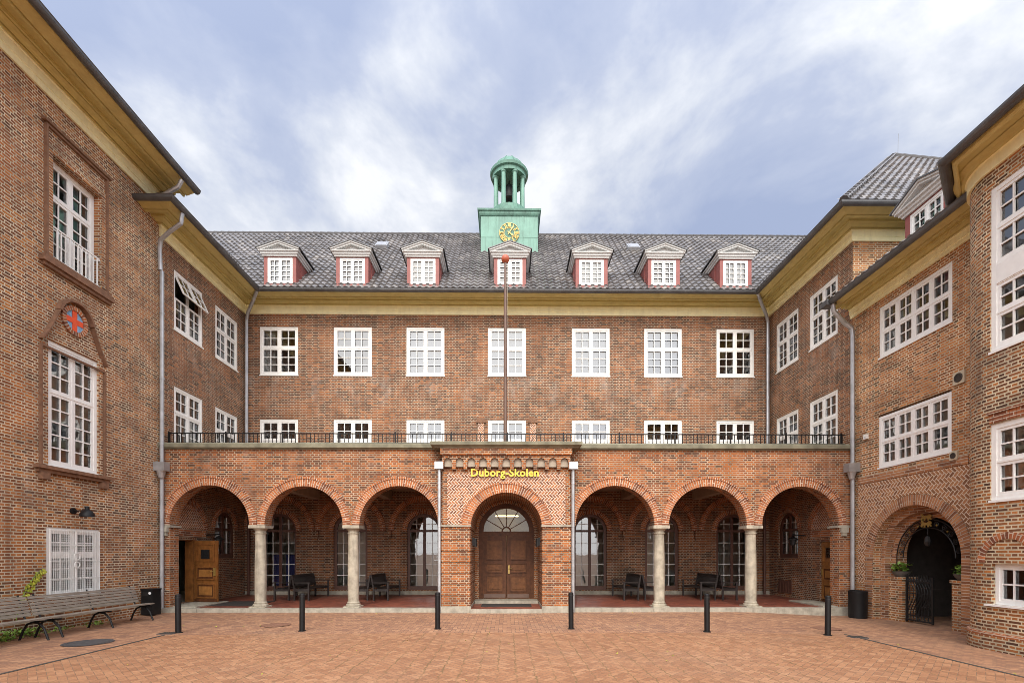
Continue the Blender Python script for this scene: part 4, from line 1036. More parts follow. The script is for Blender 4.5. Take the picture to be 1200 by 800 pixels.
# swan-neck hood, roundel and sill of the tall window
b = MB()
molding(b, 11.17, 12.87, 3.84, 6.55, .045, .06)
ring(b, LEFT, 12.02, .43, .065, 7.50, -.13, 0, radians(8), radians(172), 24)
q_ = MB(); ring(q_, LEFT, 12.02, .255, .10, 7.50, -.05, 0, 0, 2 * pi, 36); q_.build('roundel_ring', 'brick_ring', lw)
q_ = MB(); molding(q_, 11.33, 12.71, 3.85, 6.78, .13, .025); q_.build('window_surround', 'brick_left', lw)
for sx in (-1, 1):
    P = [(12.02 + sx * (.47 + .42 * k / 8), 7.53 - .52 * k / 8 - .30 * sin(pi / 2 * k / 8) ) for k in range(9)]
    for (ua, za), (ub, zb) in zip(P, P[1:]):
        A = [LEFT(ua, -.12, za), LEFT(ub, -.12, zb), LEFT(ub, -.12, zb + .06), LEFT(ua, -.12, za + .06)]; B = [LEFT(ua, 0, za), LEFT(ub, 0, zb), LEFT(ub, 0, zb + .06), LEFT(ua, 0, za + .06)]
        b.poly(A)
        for q in range(4): r_ = (q + 1) % 4; b.poly([A[q], A[r_], B[r_], B[q]])
b.build('window_surround', 'brick_mould', lw)
b = MB(); fbox(b, LEFT, 10.98, 13.08, -.15, 0, 3.74, 3.82); fbox(b, LEFT, 11.05, 13.0, -.09, 0, 3.66, 3.739)
for u in (11.2, 12.84): fbox(b, LEFT, u - .10, u + .10, -.11, 0, 3.50, 3.659)
b.build('sill', 'brick_mould', lw)
b = MB(); b.poly([LEFT(12.02 + .26 * cos(2 * pi * k / 32), -.015, 7.50 + .26 * sin(2 * pi * k / 32)) for k in range(32)]); rd = b.build('roundel', 'blue_glass', lw)
b = MB(); fbox(b, LEFT, 11.955, 12.085, -.03, -.016, 7.255, 7.745); fbox(b, LEFT, 11.785, 11.954, -.03, -.016, 7.435, 7.565); fbox(b, LEFT, 12.086, 12.255, -.03, -.016, 7.435, 7.565); b.build('cross', 'cross_red', rd)
# white security grille on the lowest window
b = MB(); u0, u1, z0, z1 = 11.36, 12.72, .82, 2.36
for k in range(29): u = u0 + (u1 - u0) * k / 28; fbox(b, LEFT, u - .002, u + .002, -.030, -.022, z0, z1)
for k in range(33): z = z0 + (z1 - z0) * k / 32; fbox(b, LEFT, u0, u1, -.021, -.014, z - .002, z + .002)
for u in (u0, (u0 + u1) / 2, u1): fbox(b, LEFT, u - .010, u + .010, -.05, -.031, z0, z1)
for z in (z0, 1.2, 1.62, 2.0, z1): fbox(b, LEFT, u0, u1, -.056, -.0505, z - .008, z + .008)
ring(b, LEFT, (u0 + u1) / 2, .07, .02, 1.72, -.075, -.057, 0, 2 * pi, 16); ring(b, LEFT, (u0 + u1) / 2, .06, .02, 1.52, -.075, -.057, 0, 2 * pi, 16)
b.build('window_grille', 'white_paint', lw)
b = MB(); fbox(b, LEFT, YW0, 14.9, -.03, 0, -.1, .32); b.build('plinth', 'brick_left', lw)

# ------------------------------------------------------------------ RIGHT LOW WING WITH GATE ARCH
rw = thing('school_wing', 'lower right brick wing with wide white windows over a deep round gate arch', 'building', (XR, 12, 0))
ZR = 9.12; GC, GR, GS = 12.76, 1.40, 1.68
wr = [(-13.93, -11.62, 7.43, 8.90), (-13.95, -11.64, 4.27, 5.80)]
b = MB(); wall(b, RIGHT, -15.0, -9.4, -.3, ZR + .35, wr, [(-GC, GR, GS, -.3)], t=.25, N=36)
b.poly([(XR, 4.6, -.3), (XR, YW0, -.3), (XR, YW0, ZR + .35), (XR, 4.6, ZR + .35)]); b.poly([(XR, YW0, -.3), (XR + 6, YW0, -.3), (XR + 6, YW0, ZR + .35), (XR, YW0, ZR + .35)])
b.build('wall', 'brick_right', rw)
b = MB()
for z in (4.1, 7.2, 9.4): b.poly([(XR + 4, YW0, z), (XR + .26, YW0, z), (XR + .26, 14.9, z), (XR + 4, 14.9, z)])
b.poly([(XR + 4, YW0, 4.1), (XR + 4, 14.9, 4.1), (XR + 4, 14.9, 9.4), (XR + 4, YW0, 9.4)])
for y in (14.9, 11.2): b.poly([(XR + 4, y, 4.1), (XR + .26, y, 4.1), (XR + .26, y, 9.4), (XR + 4, y, 9.4)])
b.build('interior', 'interior', rw)
o = place_window(rw, RIGHT, -12.775, 7.43, 'wide', curtain='strip_wide', cu=.85)
c_ = bpy.data.objects.new('curtain', WIN['strip_wide']); COL.objects.link(c_); c_.parent = o; c_.location = (-.30, 0, 0); o = place_window(rw, RIGHT, -12.795, 4.27, 'wide', curtain='strip_wide', cu=-.9)
for cu_ in (-.35, .25):
    c_ = bpy.data.objects.new('curtain', WIN['strip_wide']); COL.objects.link(c_); c_.parent = o; c_.location = (cu_, 0, 0)
cornice(rw, [(XR, 15.06), (XR, 9.0)], ZR, over=.75, h=.36)
b = MB(); ze = ZR + .47
tiles(b, (XR - .80, 5.0, ze), (0, 1, 0), (1, 0, .70), 10.2, 6.5, keep=lambda p: p.y < 14.98)
b.poly([(XR - .7, YW0, ze - .06), (XR - .7, 15.0, ze - .06), (XR + 4.0, 15.0, ze + 3.2), (XR + 4.0, YW0, ze + 3.2)])
b.build('roof', 'roof_tile', rw)
place_dormer(rw, (XR - .30, 12.02, ze - .04), -pi / 2, False)
downpipe(rw, [(XR - .80, 14.75, ZR + .38), (XR - .75, 14.78, ZR + .12), (XR - .4, 14.82, ZR - .2), (XR - .15, 14.84, ZR - .38), (XR - .12, 14.84, 8.55)], .065)
b = MB(); b.box(XR - 1.0, XR - .7, 14.72, 15.05, ZR + .30, ZR + .46); b.build('gutter_end', 'zinc', rw)
# herringbone field, frieze course, arch orders
b = MB(); wall(b, RIGHT, -14.75, -11.0, .9, 3.88, [], [(-GC, GR + .30, GS, .9)], d=-.010, t=.01, N=36); b.build('brick_panel', 'herring_gate', rw)
b = MB(); ring(b, RIGHT, -GC, GR, .28, GS, -.03, .0, N=48)
for sx in (-1, 1): a, e = sorted((-GC + sx * GR, -GC + sx * (GR + .28))); fbox(b, RIGHT, a, e, -.03, 0, -.3, GS)
fbox(b, RIGHT, -14.75, -11.2, -.02, 0, 3.9, 4.12)
b.build('gate_arch', 'brick_gate', rw)
b = MB()
for i, (r_, d0) in enumerate(((1.22, .22), (1.06, .42))):
    wall(b, RIGHT, -GC - GR - .05, -GC + GR + .05, -.3, GS + GR + .05, [], [(-GC, r_, GS + .02 * i, -.3)], d=d0, t=.22 if i == 0 else .3, N=36)
b.build('arch_order', 'brick_gate', rw)
b = MB()                                             # passage behind, its deep shade painted in as a near-black colour
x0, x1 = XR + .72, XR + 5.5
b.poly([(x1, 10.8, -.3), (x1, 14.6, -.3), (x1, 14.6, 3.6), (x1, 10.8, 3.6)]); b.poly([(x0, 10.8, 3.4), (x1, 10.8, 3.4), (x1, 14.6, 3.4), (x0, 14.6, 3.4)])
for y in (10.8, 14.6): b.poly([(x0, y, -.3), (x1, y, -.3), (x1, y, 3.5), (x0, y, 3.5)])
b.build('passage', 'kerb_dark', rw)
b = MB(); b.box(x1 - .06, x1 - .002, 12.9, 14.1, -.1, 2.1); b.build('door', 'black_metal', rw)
for y0, y1 in ((13.50, 13.98), (11.55, 11.98)):
    b = MB()
    b.box(XR + .32, XR + .70, y0, y1, -.3, 1.06); b.box(XR + .29, XR + .73, y0 - .03, y1 + .03, 1.061, 1.13)
    b.build('pier', 'brick_right', rw)

# wall fittings
def vent(y, z, s, label):
    t_ = thing('vent_grille', label, 'vent', RIGHT(-y, 0, z))
    b = MB(); fbox(b, RIGHT, -y - s, -y + s, -.05, -.001, z - s, z + s); b.build('housing', 'vent_cream', t_)
    b = MB(); ring(b, RIGHT, -y, s * .55, s * .16, z, -.065, -.0505, 0, 2 * pi, 20)
    b.poly([RIGHT(-y + s * .54 * cos(2 * pi * k / 20), -.055, z + s * .54 * sin(2 * pi * k / 20)) for k in range(20)])
    for k in range(5): q = z - s * .4 + s * .2 * k; h_ = sqrt((s * .54) ** 2 - (q - z) ** 2); fbox(b, RIGHT, -y - h_, -y + h_, -.062, -.0555, q - .006, q + .006)
    b.build('louvre', 'kerb_dark', t_)
vent(11.41, 5.98, .15, 'larger cream round-hole vent high on the right wing, above the second wide window')
vent(11.55, 4.15, .10, 'small cream vent at the lower corner of the right wing window')
t_ = thing('sensor_box', 'small plain white box on the right wing beside the downpipe', 'box', RIGHT(-14.40, 0, 5.3))
b = MB(); fbox(b, RIGHT, -14.46, -14.34, -.07, -.001, 5.22, 5.36); b.build('casing', 'white_paint', t_); b = MB(); fbox(b, RIGHT, -14.43, -14.37, -.075, -.0705, 5.24, 5.30); b.build('lens', 'grey_paint', t_)

# iron gate, overthrow with gold crest, planters
ga = thing('iron_gate', 'half open black wrought iron gate leaf under the right wing arch', 'gate', (XR + .45, 13.48, -.1))
b = MB(); gx, ga0, ga1 = XR + .42, 13.47, 12.62
b.box(gx - .02, gx + .02, ga0 - .03, ga0 + .01, -.1, 1.22); b.box(gx - .02, gx + .02, ga1 - .01, ga1 + .03, -.08, 1.16); b.box(gx - .015, gx + .015, ga1 + .03, ga0 - .03, -.06, -.02); b.box(gx - .015, gx + .015, ga1 + .03, ga0 - .03, 1.0, 1.04); b.box(gx - .015, gx + .015, ga1 + .03, ga0 - .03, .08, .11)
b.build('frame', 'iron', ga)
b = MB()
for k in range(9):
    y0_ = ga1 + .09 + (ga0 - ga1 - .15) * k / 8
    b.tube([(gx, y0_ + .10 * sin(2 * pi * q / 14 + .6) * (.6 if k in (0, 8) else 1), -.05 + 1.15 * q / 14) for q in range(15)], .011, 6); b.tube([(gx, y0_, 1.04), (gx, y0_, 1.20)], .012, 6)
for z in (.35, .7): b.box(gx - .008, gx + .008, ga1 + .03, ga0 - .03, z - .008, z + .008)
b.build('bar_panel', 'iron', ga)
ov = thing('gate_overthrow', 'wrought iron scroll arch with gold lion crest and hanging lantern above the gate', 'ironwork', (XR + .5, GC, 1.7))
b = MB(); OX = XR + .40
for r_ in (1.02, .80): b.tube([(OX, GC + r_ * cos(t_), GS + .0 + r_ * sin(t_)) for t_ in [pi * q / 28 for q in range(29)]], .014, 6)
for k in range(11):
    t0 = pi * (k + .7) / 11.4; cy_, cz_ = GC + .91 * cos(t0), GS + .91 * sin(t0)
    b.tube([(OX, cy_ + (.015 + .07 * q / 18) * cos(q * .62 + k), cz_ + (.015 + .07 * q / 18) * sin(q * .62 + k)) for q in range(19)], .009, 5)
for sx in (-1, 1): b.tube([(OX, GC + sx * 1.02, GS), (OX, GC + sx * 1.02, 1.14)], .014, 6)
b.build('scrollwork', 'iron', ov)
b = MB()
for t0 in (.9, 1.25, 1.9, 2.3): b.lathe([(0.0, -.03), (.03, 0), (0, .03)], (OX - .02, GC + .9 * cos(t0), GS + .9 * sin(t0)), 8)
b.build('gold_bud', 'gold', ov)
b = MB(); cy_, cz_ = GC, GS + .98                       # gold emblem: two beasts over each other, cut plate
def blob(pts, y, z, s, x):
    A = [(x, y + a * s, z + c * s) for a, c in pts]; B = [(x + .02, p[1], p[2]) for p in A]
    b.poly(A); b.poly(B[::-1])
    for q in range(len(A)): r_ = (q + 1) % len(A); b.poly([A[q], A[r_], B[r_], B[q]])
beast = [(-.5, .05), (-.42, .22), (-.25, .25), (-.1, .16), (.2, .16), (.36, .36), (.46, .3), (.40, .08), (.5, -.1), (.38, -.22), (.32, -.08), (.2, -.05), (.22, -.22), (.10, -.22), (.06, -.06), (-.14, -.06), (-.12, -.22), (-.24, -.22), (-.28, -.04), (-.40, -.20), (-.5, -.16), (-.40, .0)]
blob(beast, cy_, cz_ + .09, .34, OX - .05); blob(beast, cy_, cz_ - .09, .34, OX - .052)
b.build('crest', 'gold', ov)
b = MB(); b.tube([(OX, GC, GS + .80), (OX, GC, GS + .62)], .008, 5); b.lathe([(0, .60), (.06, .55), (.085, .42), (.05, .32), (0, .30)], (OX, GC, GS), 8); b.build('lantern', 'iron', ov)
def leaves(b, c, n, rx, rz_, s0, s1, flat=False):
    for _ in range(n):
        t_ = random.uniform(0, 2 * pi); ph = random.uniform(0, 1); rr_ = sqrt(random.random())
        p = Vector(c) + Vector((rx * rr_ * cos(t_), rx * rr_ * sin(t_), rz_ * ph))
        s_ = random.uniform(s0, s1); d1 = Vector((random.uniform(-1, 1), random.uniform(-1, 1), random.uniform(-.2, .7))).normalized(); d2 = d1.cross(Vector((random.uniform(-.4, .4), random.uniform(-.4, .4), 1))).normalized()
        u_ = (random.random(), random.random())
        b.poly([p, p + d1 * s_ * .5 + d2 * s_ * .32, p + d1 * s_, p + d1 * s_ * .5 - d2 * s_ * .32], [u_] * 4)
for y, lab in ((13.72, 'low grey bowl of leafy green plants on the left gate pier'), (11.80, 'low grey bowl of leafy green plants on the right gate pier')):
    t_ = thing('planter', lab, 'planter', (XR + .48, y, 1.13), group='planters on the gate piers')
    b = MB(); b.lathe([(.0, 1.131), (.12, 1.131), (.20, 1.22), (.225, 1.29), (.20, 1.29), (.18, 1.25), (.0, 1.25)], (XR + .48, y, 0), 20); b.build('bowl', 'pot', t_, smooth=True)
    b = MB(); leaves(b, (XR + .48, y, 1.27), 150, .19, .22, .07, .14); b.build('plant', 'leaf_green', t_)

# ------------------------------------------------------------------ ROUND BAY
bay = thing('bay_tower', 'round-cornered brick bay with stacked white windows at the right edge', 'building', (10.5, 9, 0))
XB, YC, RB = 9.55, 9.48, 1.0; Yn = 5.4
ZB = 9.32
by = [(-9.44, -8.78, .80, 1.60), (-9.63 + .02, -7.56, 2.83, 4.33), (-9.61, -7.56, 5.75, 8.97)]
BF = Frame(XB, 0, -pi / 2)
def bay_shell(b, r, z0, z1, rects=(), m=0):
    X = XB + RB - r
    P = []; n_ = 16
    def sec(a): return (XB + RB - r * sin(a), YC + r * cos(a))
    uv0 = 0
    for k in range(n_):
        a0, a1 = pi / 2 * k / n_, pi / 2 * (k + 1) / n_; (xa, ya), (xb, yb) = sec(a0), sec(a1)
        ua, ub = -YC - RB * (pi / 2 - a0), -YC - RB * (pi / 2 - a1)
        b.poly([(xa, ya, z0), (xb, yb, z0), (xb, yb, z1), (xa, ya, z1)], [(ua, z0), (ub, z0), (ub, z1), (ua, z1)], m)
    F = Frame(X, 0, -pi / 2); wall(b, F, -YC, -Yn, z0, z1, rects, [], t=.25, m=m)
    for k in range(n_):
        a0, a1 = pi / 2 * k / n_, pi / 2 * (k + 1) / n_
        q = [(XB + RB - r * cos(a), Yn - r * sin(a)) for a in (a0, a1)]
        b.poly([(*q[0], z0), (*q[1], z0), (*q[1], z1), (*q[0], z1)], m=m)
YS = -.14
rb = [(-9.44, -8.78, .80, 1.60), (-9.46, -7.41, 2.83, 4.33), (-9.46, -7.41, 5.75, 8.97)]
b = MB(); bay_shell(b, RB, -.3, ZB + .3, rb)
b.poly([(XB + RB, YC + RB, -.3), (XR + .0, YC + RB, -.3), (XR, YC + RB, ZB + .3), (XB + RB, YC + RB, ZB + .3)])
b.build('wall', 'brick_bay', bay)
b = MB(); bay_shell(b, RB + .05, -.3, .18); b.build('plinth', 'brick_bay', bay)
def plan(o):                                          # plan line of the shell, offset o outward
    r = RB + o; P = [(XB + RB, YC + r)] + [(XB + RB - r * sin(pi / 2 * k / 12), YC + r * cos(pi / 2 * k / 12)) for k in range(1, 13)] + [(XB - o, Yn)]
    return P
b = MB()
pl = plan(.05 + .0); 
for z, o in ((.18, .05), (.40, .0)): pass
b.sweep([(0, .18), (.05, .18), (.05, .24), (.0, .25)], [(XR - .2, YC + RB)] + plan(0)[1:], closed_prof=True, side=1); b.build('plinth_band', 'brick_ring', bay)
b = MB()
for z in (.1, 2.6, 5.5, 9.2): b.poly([(XB + .27, Yn, z), (XB + 3.5, Yn, z), (XB + 3.5, 10.2, z), (XB + .27, 10.2, z)])
b.poly([(XB + 3.5, Yn, 0), (XB + 3.5, 10.2, 0), (XB + 3.5, 10.2, 9.3), (XB + 3.5, Yn, 9.3)])
for y in (Yn, 9.6): b.poly([(XB + .27, y, 0), (XB + 3.5, y, 0), (XB + 3.5, y, 9.3), (XB + .27, y, 9.3)])
b.build('interior', 'interior', bay)
place_window(bay, BF, -8.435, 5.75, 'bay_top', rec=.02); place_window(bay, BF, -8.435, 2.83, 'bay_mid', rec=.02, curtain='strip_wide', cu=-.75); place_window(bay, BF, -9.11, .80, 'small', rec=.08, curtain='strip_wide' if False else None)
b = MB(); fbox(b, BF, -9.46 + .1, -7.51, .012, .03, 5.75 + .085 + 3.02 * .405, 5.75 + .085 + 3.02 * .525); b.build('window_panel', 'white_paint', bay)
b = MB(); ring(b, BF, -9.11, .46, .13, 1.62, -.03, 0, N=24); b.build('arch_ring', 'brick_ring', bay)
b = MB()
for k in range(32): u = -9.46 + 2.05 * k / 32; fbox(b, BF, u, u + .058, -.02, 0, 4.345, 4.53)
fbox(b, BF, -9.5, -7.38, -.05, 0, 4.531, 4.57)
b.build('lintel', 'brick_ring', bay)
b = MB(); fbox(b, BF, -9.53, -8.69, -.06, 0, .765, .80); b.build('sill', 'white_paint', bay)
# curved fascia, chamfered eaves
pth = [(XR - .3, YC + RB)] + plan(0)[1:]
b = MB(); b.sweep([(0, ZB), (.05, ZB), (.05, ZB + .24), (.08, ZB + .25), (.0, ZB + .25)], pth, closed_prof=True); b.build('fascia', 'ochre_pale', bay)
b = MB(); b.sweep([(0, ZB + .251), (.12, ZB + .251), (.16, ZB + .30), (.26, ZB + .33), (.0, ZB + .34)], pth, closed_prof=True); b.build('cornice', 'ochre', bay)
ev = [(10.75, 11.2), (10.1, 10.62), (9.05, 9.62), (9.05, Yn)]
b = MB(); b.poly([(x, y, ZB + .345) for x, y in ev] + [(XR + .2, Yn, ZB + .345), (XR + .2, 11.25, ZB + .345)])
b.sweep([(0, ZB + .26), (.03, ZB + .26), (.08, ZB + .30), (.10, ZB + .40), (.0, ZB + .42)], ev, closed_prof=True); b.build('soffit', 'ochre', bay)
b = MB(); gpr = [(.19 + .11 * cos(t_), ZB + .42 + .11 * sin(t_)) for t_ in [pi + pi * q / 8 for q in range(9)]] + [(.19 + .085 * cos(t_), ZB + .425 + .085 * sin(t_)) for t_ in [2 * pi - pi * q / 8 for q in range(9)]]
b.sweep(gpr, ev, closed_prof=True); b.build('gutter', 'zinc', bay)
b = MB(); A = [(x - .1, y, ZB + .50) for x, y in ev]; t2 = [(XR + 3, 11.25, ZB + 2.0), (XR + 3, Yn, ZB + 2.0)]
b.poly([A[0], A[1], t2[0]]); b.poly([A[1], A[2], (XR + 3, 9.7, ZB + 2.0), t2[0]]); b.poly([A[2], A[3], t2[1], (XR + 3, 9.7, ZB + 2.0)]); b.build('roof', 'roof_tile', bay)

# ------------------------------------------------------------------ STREET FURNITURE
def bollard():
    r0 = thing('bollard', '', 'bollard', (0, 0, 0), group='black bollards in front of the arcade')
    b = MB(); b.lathe([(.0, .875), (.045, .872), (.058, .855), (.060, .83), (.060, 0)], n=20); b.build('post', 'black_metal', r0, smooth=True)
    b = MB(); b.lathe([(.061, .79), (.064, .792), (.064, .808), (.061, .81)], n=20); b.build('cap_ring', 'iron', r0, smooth=True)
    b = MB(); b.lathe([(.085, 0), (.085, .012), (.061, .016)], n=20); b.build('base_plate', 'iron', r0, smooth=True)
    return r0
bo = bollard()
BL = [(-7.45, 11.05, 'black steel bollard farthest left, in front of the open wooden door'), (-4.75, 11.27, 'black steel bollard before the arch between the two left-hand stone columns'),
      (-1.65, 11.55, 'black steel bollard lined up with the downpipe on the left of the portal'), (1.53, 11.52, 'black steel bollard lined up with the downpipe on the right of the portal'),
      (4.59, 11.05, 'black steel bollard before the arch between the two right-hand stone columns'), (7.05, 10.56, 'black steel bollard farthest right, near the black litter bin by the gate arch')]
for i, (x, y, lab) in enumerate(BL):
    o = bo if i == 0 else copy_tree(bo)
    o.location = (x, y, gz(x) + .002); o['label'] = lab; o.rotation_euler = (radians(random.uniform(-.5, .5)), radians(random.uniform(-.6, .6)), random.uniform(0, 6))

def long_bench():
    r0 = thing('park_bench', '', 'bench', (0, 0, 0), group='long grey benches along the left wing')
    L = 2.92                                               # runs along local y; front towards +x
    b = MB()
    for k in range(5): x = .10 + .082 * k; b.box(x, x + .066, -L / 2, L / 2, .405 + .006 * k, .435 + .006 * k)
    b.build('seat', 'bench_grey', r0)
    b = MB(); dx, dz = -.30, .954
    for k in range(6):
        s_ = .06 + .072 * k; x, z = .07 + dx * s_, .46 + dz * s_
        b.bar((x, -L / 2, z), (x, L / 2, z), .028, .056, up=(dx, 0, dz))
    b.build('backrest', 'bench_grey', r0)
    for y in (-L / 2 + .14, 0, L / 2 - .14):
        b = MB(); b.tube([(.56, y, .0), (.54, y, .05), (.47, y, .24), (.36, y, .35), (.24, y, .375), (.12, y, .33), (.03, y, .18), (-.02, y, .04), (-.04, y, .0)], .022, 8)
        b.tube([(.52, y, .40), (.30, y, .385), (.10, y, .40), (.05, y, .5), (-.08, y, .93)], .017, 8); b.build('leg', 'black_metal', r0, smooth=True)
    return r0
lb = long_bench(); lb2 = copy_tree(lb)
lb.location = (-10.08, 11.80, .0); lb['label'] = 'long grey slatted bench by the left wing, its end beside the litter bin'
lb2.location = (-10.08, 8.83, .0); lb2['label'] = 'long grey slatted bench by the left wing, nearest the camera beside the weeds'

def garden_bench():
    r0 = thing('garden_bench', '', 'bench', (0, 0, 0), group='dark wooden benches back to back in the arcade')
    L = 1.95
    b = MB()
    for k in range(6): x = .06 + .078 * k; b.box(x, x + .066, -L / 2, L / 2, .40, .425)
    b.build('seat', 'bench_dark', r0)
    b = MB(); b.bar((-.06, -L / 2 + .05, .86), (-.06, L / 2 - .05, .86), .035, .09); b.bar((.01, -L / 2 + .05, .50), (.01, L / 2 - .05, .50), .03, .06)
    n_ = 21
    for k in range(n_): y = -L / 2 + .1 + (L - .2) * k / (n_ - 1); b.bar((.01, y, .53), (-.055, y, .815), .045, .016, up=(1, 0, 0))
    b.build('backrest', 'bench_dark', r0)
    for y in (-L / 2 + .03, L / 2 - .03):
        b = MB(); b.box(.50, .555, y - .028, y + .028, 0, .62); b.build('leg', 'bench_dark', r0)
        b = MB(); b.box(-.0, .055, y - .028, y + .028, 0, .40); b.bar((.0275, y, .40), (-.065, y, .90), .056, .055, up=(1, 0, 0)); b.build('leg', 'bench_dark', r0)
        b = MB(); b.box(-.03, .59, y - .036, y + .036, .621, .652); b.build('armrest', 'bench_dark', r0)
        b = MB(); b.box(.056, .499, y - .018, y + .018, .33, .399); b.build('rail', 'bench_dark', r0)
    return r0
gb = garden_bench()
names = ['behind the leftmost stone column', 'behind the second stone column from the left', 'behind the third stone column from the left', 'behind the rightmost stone column']
first = True
for i, x in enumerate((-7.66, -4.86, 4.82, 7.62)):
    for sx in (1, -1):
        o = gb if first else copy_tree(gb); first = False
        o.location = (x + sx * .10, 18.22 + random.uniform(-.05, .05), .121); o.rotation_euler.z = (0 if sx > 0 else pi) + radians(random.uniform(-2, 2))
        o['label'] = 'dark slatted garden bench %s, facing %s' % (names[i], 'right' if sx > 0 else 'left')

# litter bins
t_ = thing('litter_bin', 'square black litter bin with white round sticker at the end of the long bench', 'bin', (-10.28, 14.2, 0))
b = MB(); b.box(-10.50, -10.18, 14.0, 14.34, .03, .74); b.box(-10.515, -10.165, 13.985, 14.355, .74, .78); b.build('body', 'black_metal', t_)
b = MB(); b.box(-10.45, -10.30, 13.985, 13.998, .58, .68); b.build('opening', 'iron', t_)
b = MB(); b.poly([(-10.24 + .04 * cos(2 * pi * k / 20), 13.978, .66 + .04 * sin(2 * pi * k / 20)) for k in range(20)]); b.build('sticker', 'sticker', t_)
t_ = thing('litter_bin', 'round plain black litter bin against the right wing beside the gate arch', 'bin', (10.42, 14.3, -.12))
b = MB(); b.lathe([(.0, -.10), (.235, -.10), (.245, .60), (.25, .62), (.25, .68), (.21, .70), (.21, .62), (.0, .60)], (10.45, 14.3, 0), 28); b.build('body', 'black_metal', t_, smooth=True)
b = MB(); b.lathe([(.20, -.12), (.22, -.118), (.22, -.099)], (10.45, 14.3, 0), 24); b.build('base', 'iron', t_)

# wall lamp
t_ = thing('wall_lamp', 'black bell-shaped wall lamp above the grilled window on the left wing', 'lamp', LEFT(11.98, 0, 2.84))
b = MB(); b.tube([LEFT(11.98, -.001, 2.84), LEFT(11.98, -.05, 2.84)], .075, 16); b.build('mount', 'black_metal', t_, smooth=True)
b = MB(); b.tube([LEFT(11.98, -.05, 2.84), LEFT(11.98, -.30, 2.85)], .016, 8); b.build('arm', 'black_metal', t_, smooth=True)
b = MB(); b.lathe([(.0, .12), (.045, .11), (.05, .03), (.10, .0), (.145, -.07), (.16, -.14), (.15, -.14), (.09, -.02), (.0, .0)], LEFT(11.98, -.36, 2.84), 24); b.build('shade', 'black_metal', t_, smooth=True)
for F, u, lab in ((LEFT, 17.3, 'dark iron bracket lantern inside the left end of the arcade'), (RIGHT, -17.45, 'dark iron bracket lantern inside the right end of the arcade')):
    t_ = thing('bracket_lantern', lab, 'lantern', F(u, 0, 2.3))
    b = MB(); b.tube([F(u, -.001, 2.45), F(u, -.45, 2.48)], .02, 8); b.build('arm', 'iron', t_)
    b = MB(); p = F(u, -.42, 2.2); b.lathe([(.0, .24), (.06, .2), (.17, .12), (.17, .10), (.10, .08), (.08, -.1), (.0, -.12)], p, 12); b.build('shade', 'iron', t_)

# covers in the paving
def cover(name, x, y, r, mat, label, sq=1.0):
    b = MB(); n_ = 32; z = gz(x) + .011
    b.poly([(x + r * cos(2 * pi * k / n_), y + r * sq * sin(2 * pi * k / n_), z) for k in range(n_)])
    b.lathe([(r * .80, .0), (r * .80, .003), (r * .84, .003), (r * .84, .0)], (x, y, z), 32)
    o = b.build(name, mat, local=True); o.location = (0, 0, 0); tag(o, label, 'manhole')
cover('manhole_cover', -8.42, 9.82, .42, 'cast_iron', 'round dark grey manhole cover in the paving in front of the long bench')
cover('manhole_cover', -5.8, 12.2, .36, 'rust_cover', 'round rust-brown manhole cover before the second arch from the left')
cover('manhole_cover', 7.7, 11.6, .33, 'rust_cover', 'round rust-brown manhole cover near the rightmost bollard')
for x, y, lab in ((-7.62, 10.95, 'small dark drain grate beside the leftmost bollard'), (7.55, 10.35, 'small dark drain grate just right of the rightmost bollard')):
    t_ = thing('drain_grate', lab, 'drain', (x, y, gz(x)))
    b = MB(); z = gz(x) + .012; b.box(x - .17, x + .17, y - .12, y + .12, z - .05, z + .002)
    b.build('frame', 'cast_iron', t_); b = MB()
    for k in range(6): b.box(x - .14 + .05 * k, x - .11 + .05 * k, y - .10, y + .10, z + .0021, z + .008)
    b.build('bars', 'kerb_dark', t_)
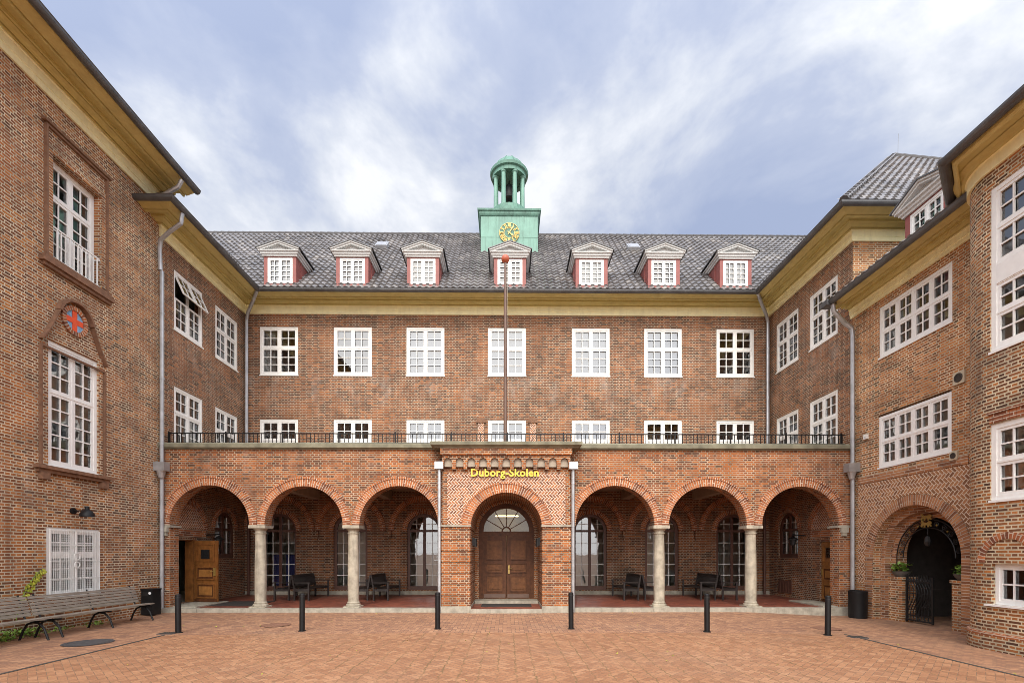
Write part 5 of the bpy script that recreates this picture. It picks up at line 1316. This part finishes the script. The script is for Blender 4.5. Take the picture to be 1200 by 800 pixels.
# door mats
o = MB().box(-.82, .78, 15.25, 16.0, .122, .138).build('doormat', 'mat_rubber', local=True); tag(o, 'dark rubber doormat in front of the brown double doors', 'doormat')
o = MB().box(-9.55, -8.1, 15.5, 17.0, .122, .136).build('doormat', 'mat_rubber', local=True); tag(o, 'dark doormat in front of the open wooden door on the left', 'doormat')
# creeper on the wall and weeds at its foot
t_ = thing('creeper', 'thin climbing plant with yellow-green leaves on the left wing wall', 'plant', LEFT(10.7, 0, .0))
P = [(10.55, .05), (10.62, .4), (10.70, .75), (10.82, .98), (10.95, 1.18), (11.05, 1.32), (11.20, 1.42)]
b = MB(); b.tube([LEFT(u, -.012, z) for u, z in P], .006, 5); b.build('stem', 'leaf_green', t_)
b = MB()
for k in range(90):
    s_ = random.uniform(.35, .999) * 6; i_ = int(s_); f_ = s_ - i_; u = P[i_][0] * (1 - f_) + P[i_ + 1][0] * f_ + random.gauss(0, .035); z = P[i_][1] * (1 - f_) + P[i_ + 1][1] * f_ + random.gauss(0, .02)
    a = random.uniform(-2.4, -.7); s2_ = random.uniform(.045, .085); d0 = random.uniform(-.07, -.02); u_ = (random.random(), random.random())
    b.poly([LEFT(u, d0, z), LEFT(u + s2_ * .6 * cos(a - .7), d0 - .02, z + s2_ * .6 * sin(a - .7)), LEFT(u + s2_ * cos(a), d0 - .03, z + s2_ * sin(a)), LEFT(u + s2_ * .6 * cos(a + .7), d0 - .02, z + s2_ * .6 * sin(a + .7))], [u_] * 4)
b.build('leaves', 'leaf_yellow', t_)
b = MB()
for k in range(60):
    y = random.uniform(8.2, 11.0) if k < 45 else random.uniform(11, 12.6)
    leaves(b, (-10.45 + random.uniform(-.12, .22), y, 0.0), 26 if k < 45 else 10, .14, .16 if k < 45 else .06, .04, .09)
o = b.build('weeds', 'leaf_green', local=True, kind='stuff'); o['label'] = 'low green weeds growing along the left wall under the long benches'; o['category'] = 'weeds'

# scattered leaf litter and blossom specks
random.seed(21); b = MB()
for k in range(70):
    x, y = random.uniform(-9, 8.5), random.uniform(6.3, 14.6)
    leaves(b, (x, y, gz(x) + .012), 1, .02, .004, .02, .055)
o = b.build('leaf_litter', 'leaf_yellow', local=True, kind='stuff'); o['label'] = 'tiny fallen leaves scattered over the brick paving'; o['category'] = 'leaves'
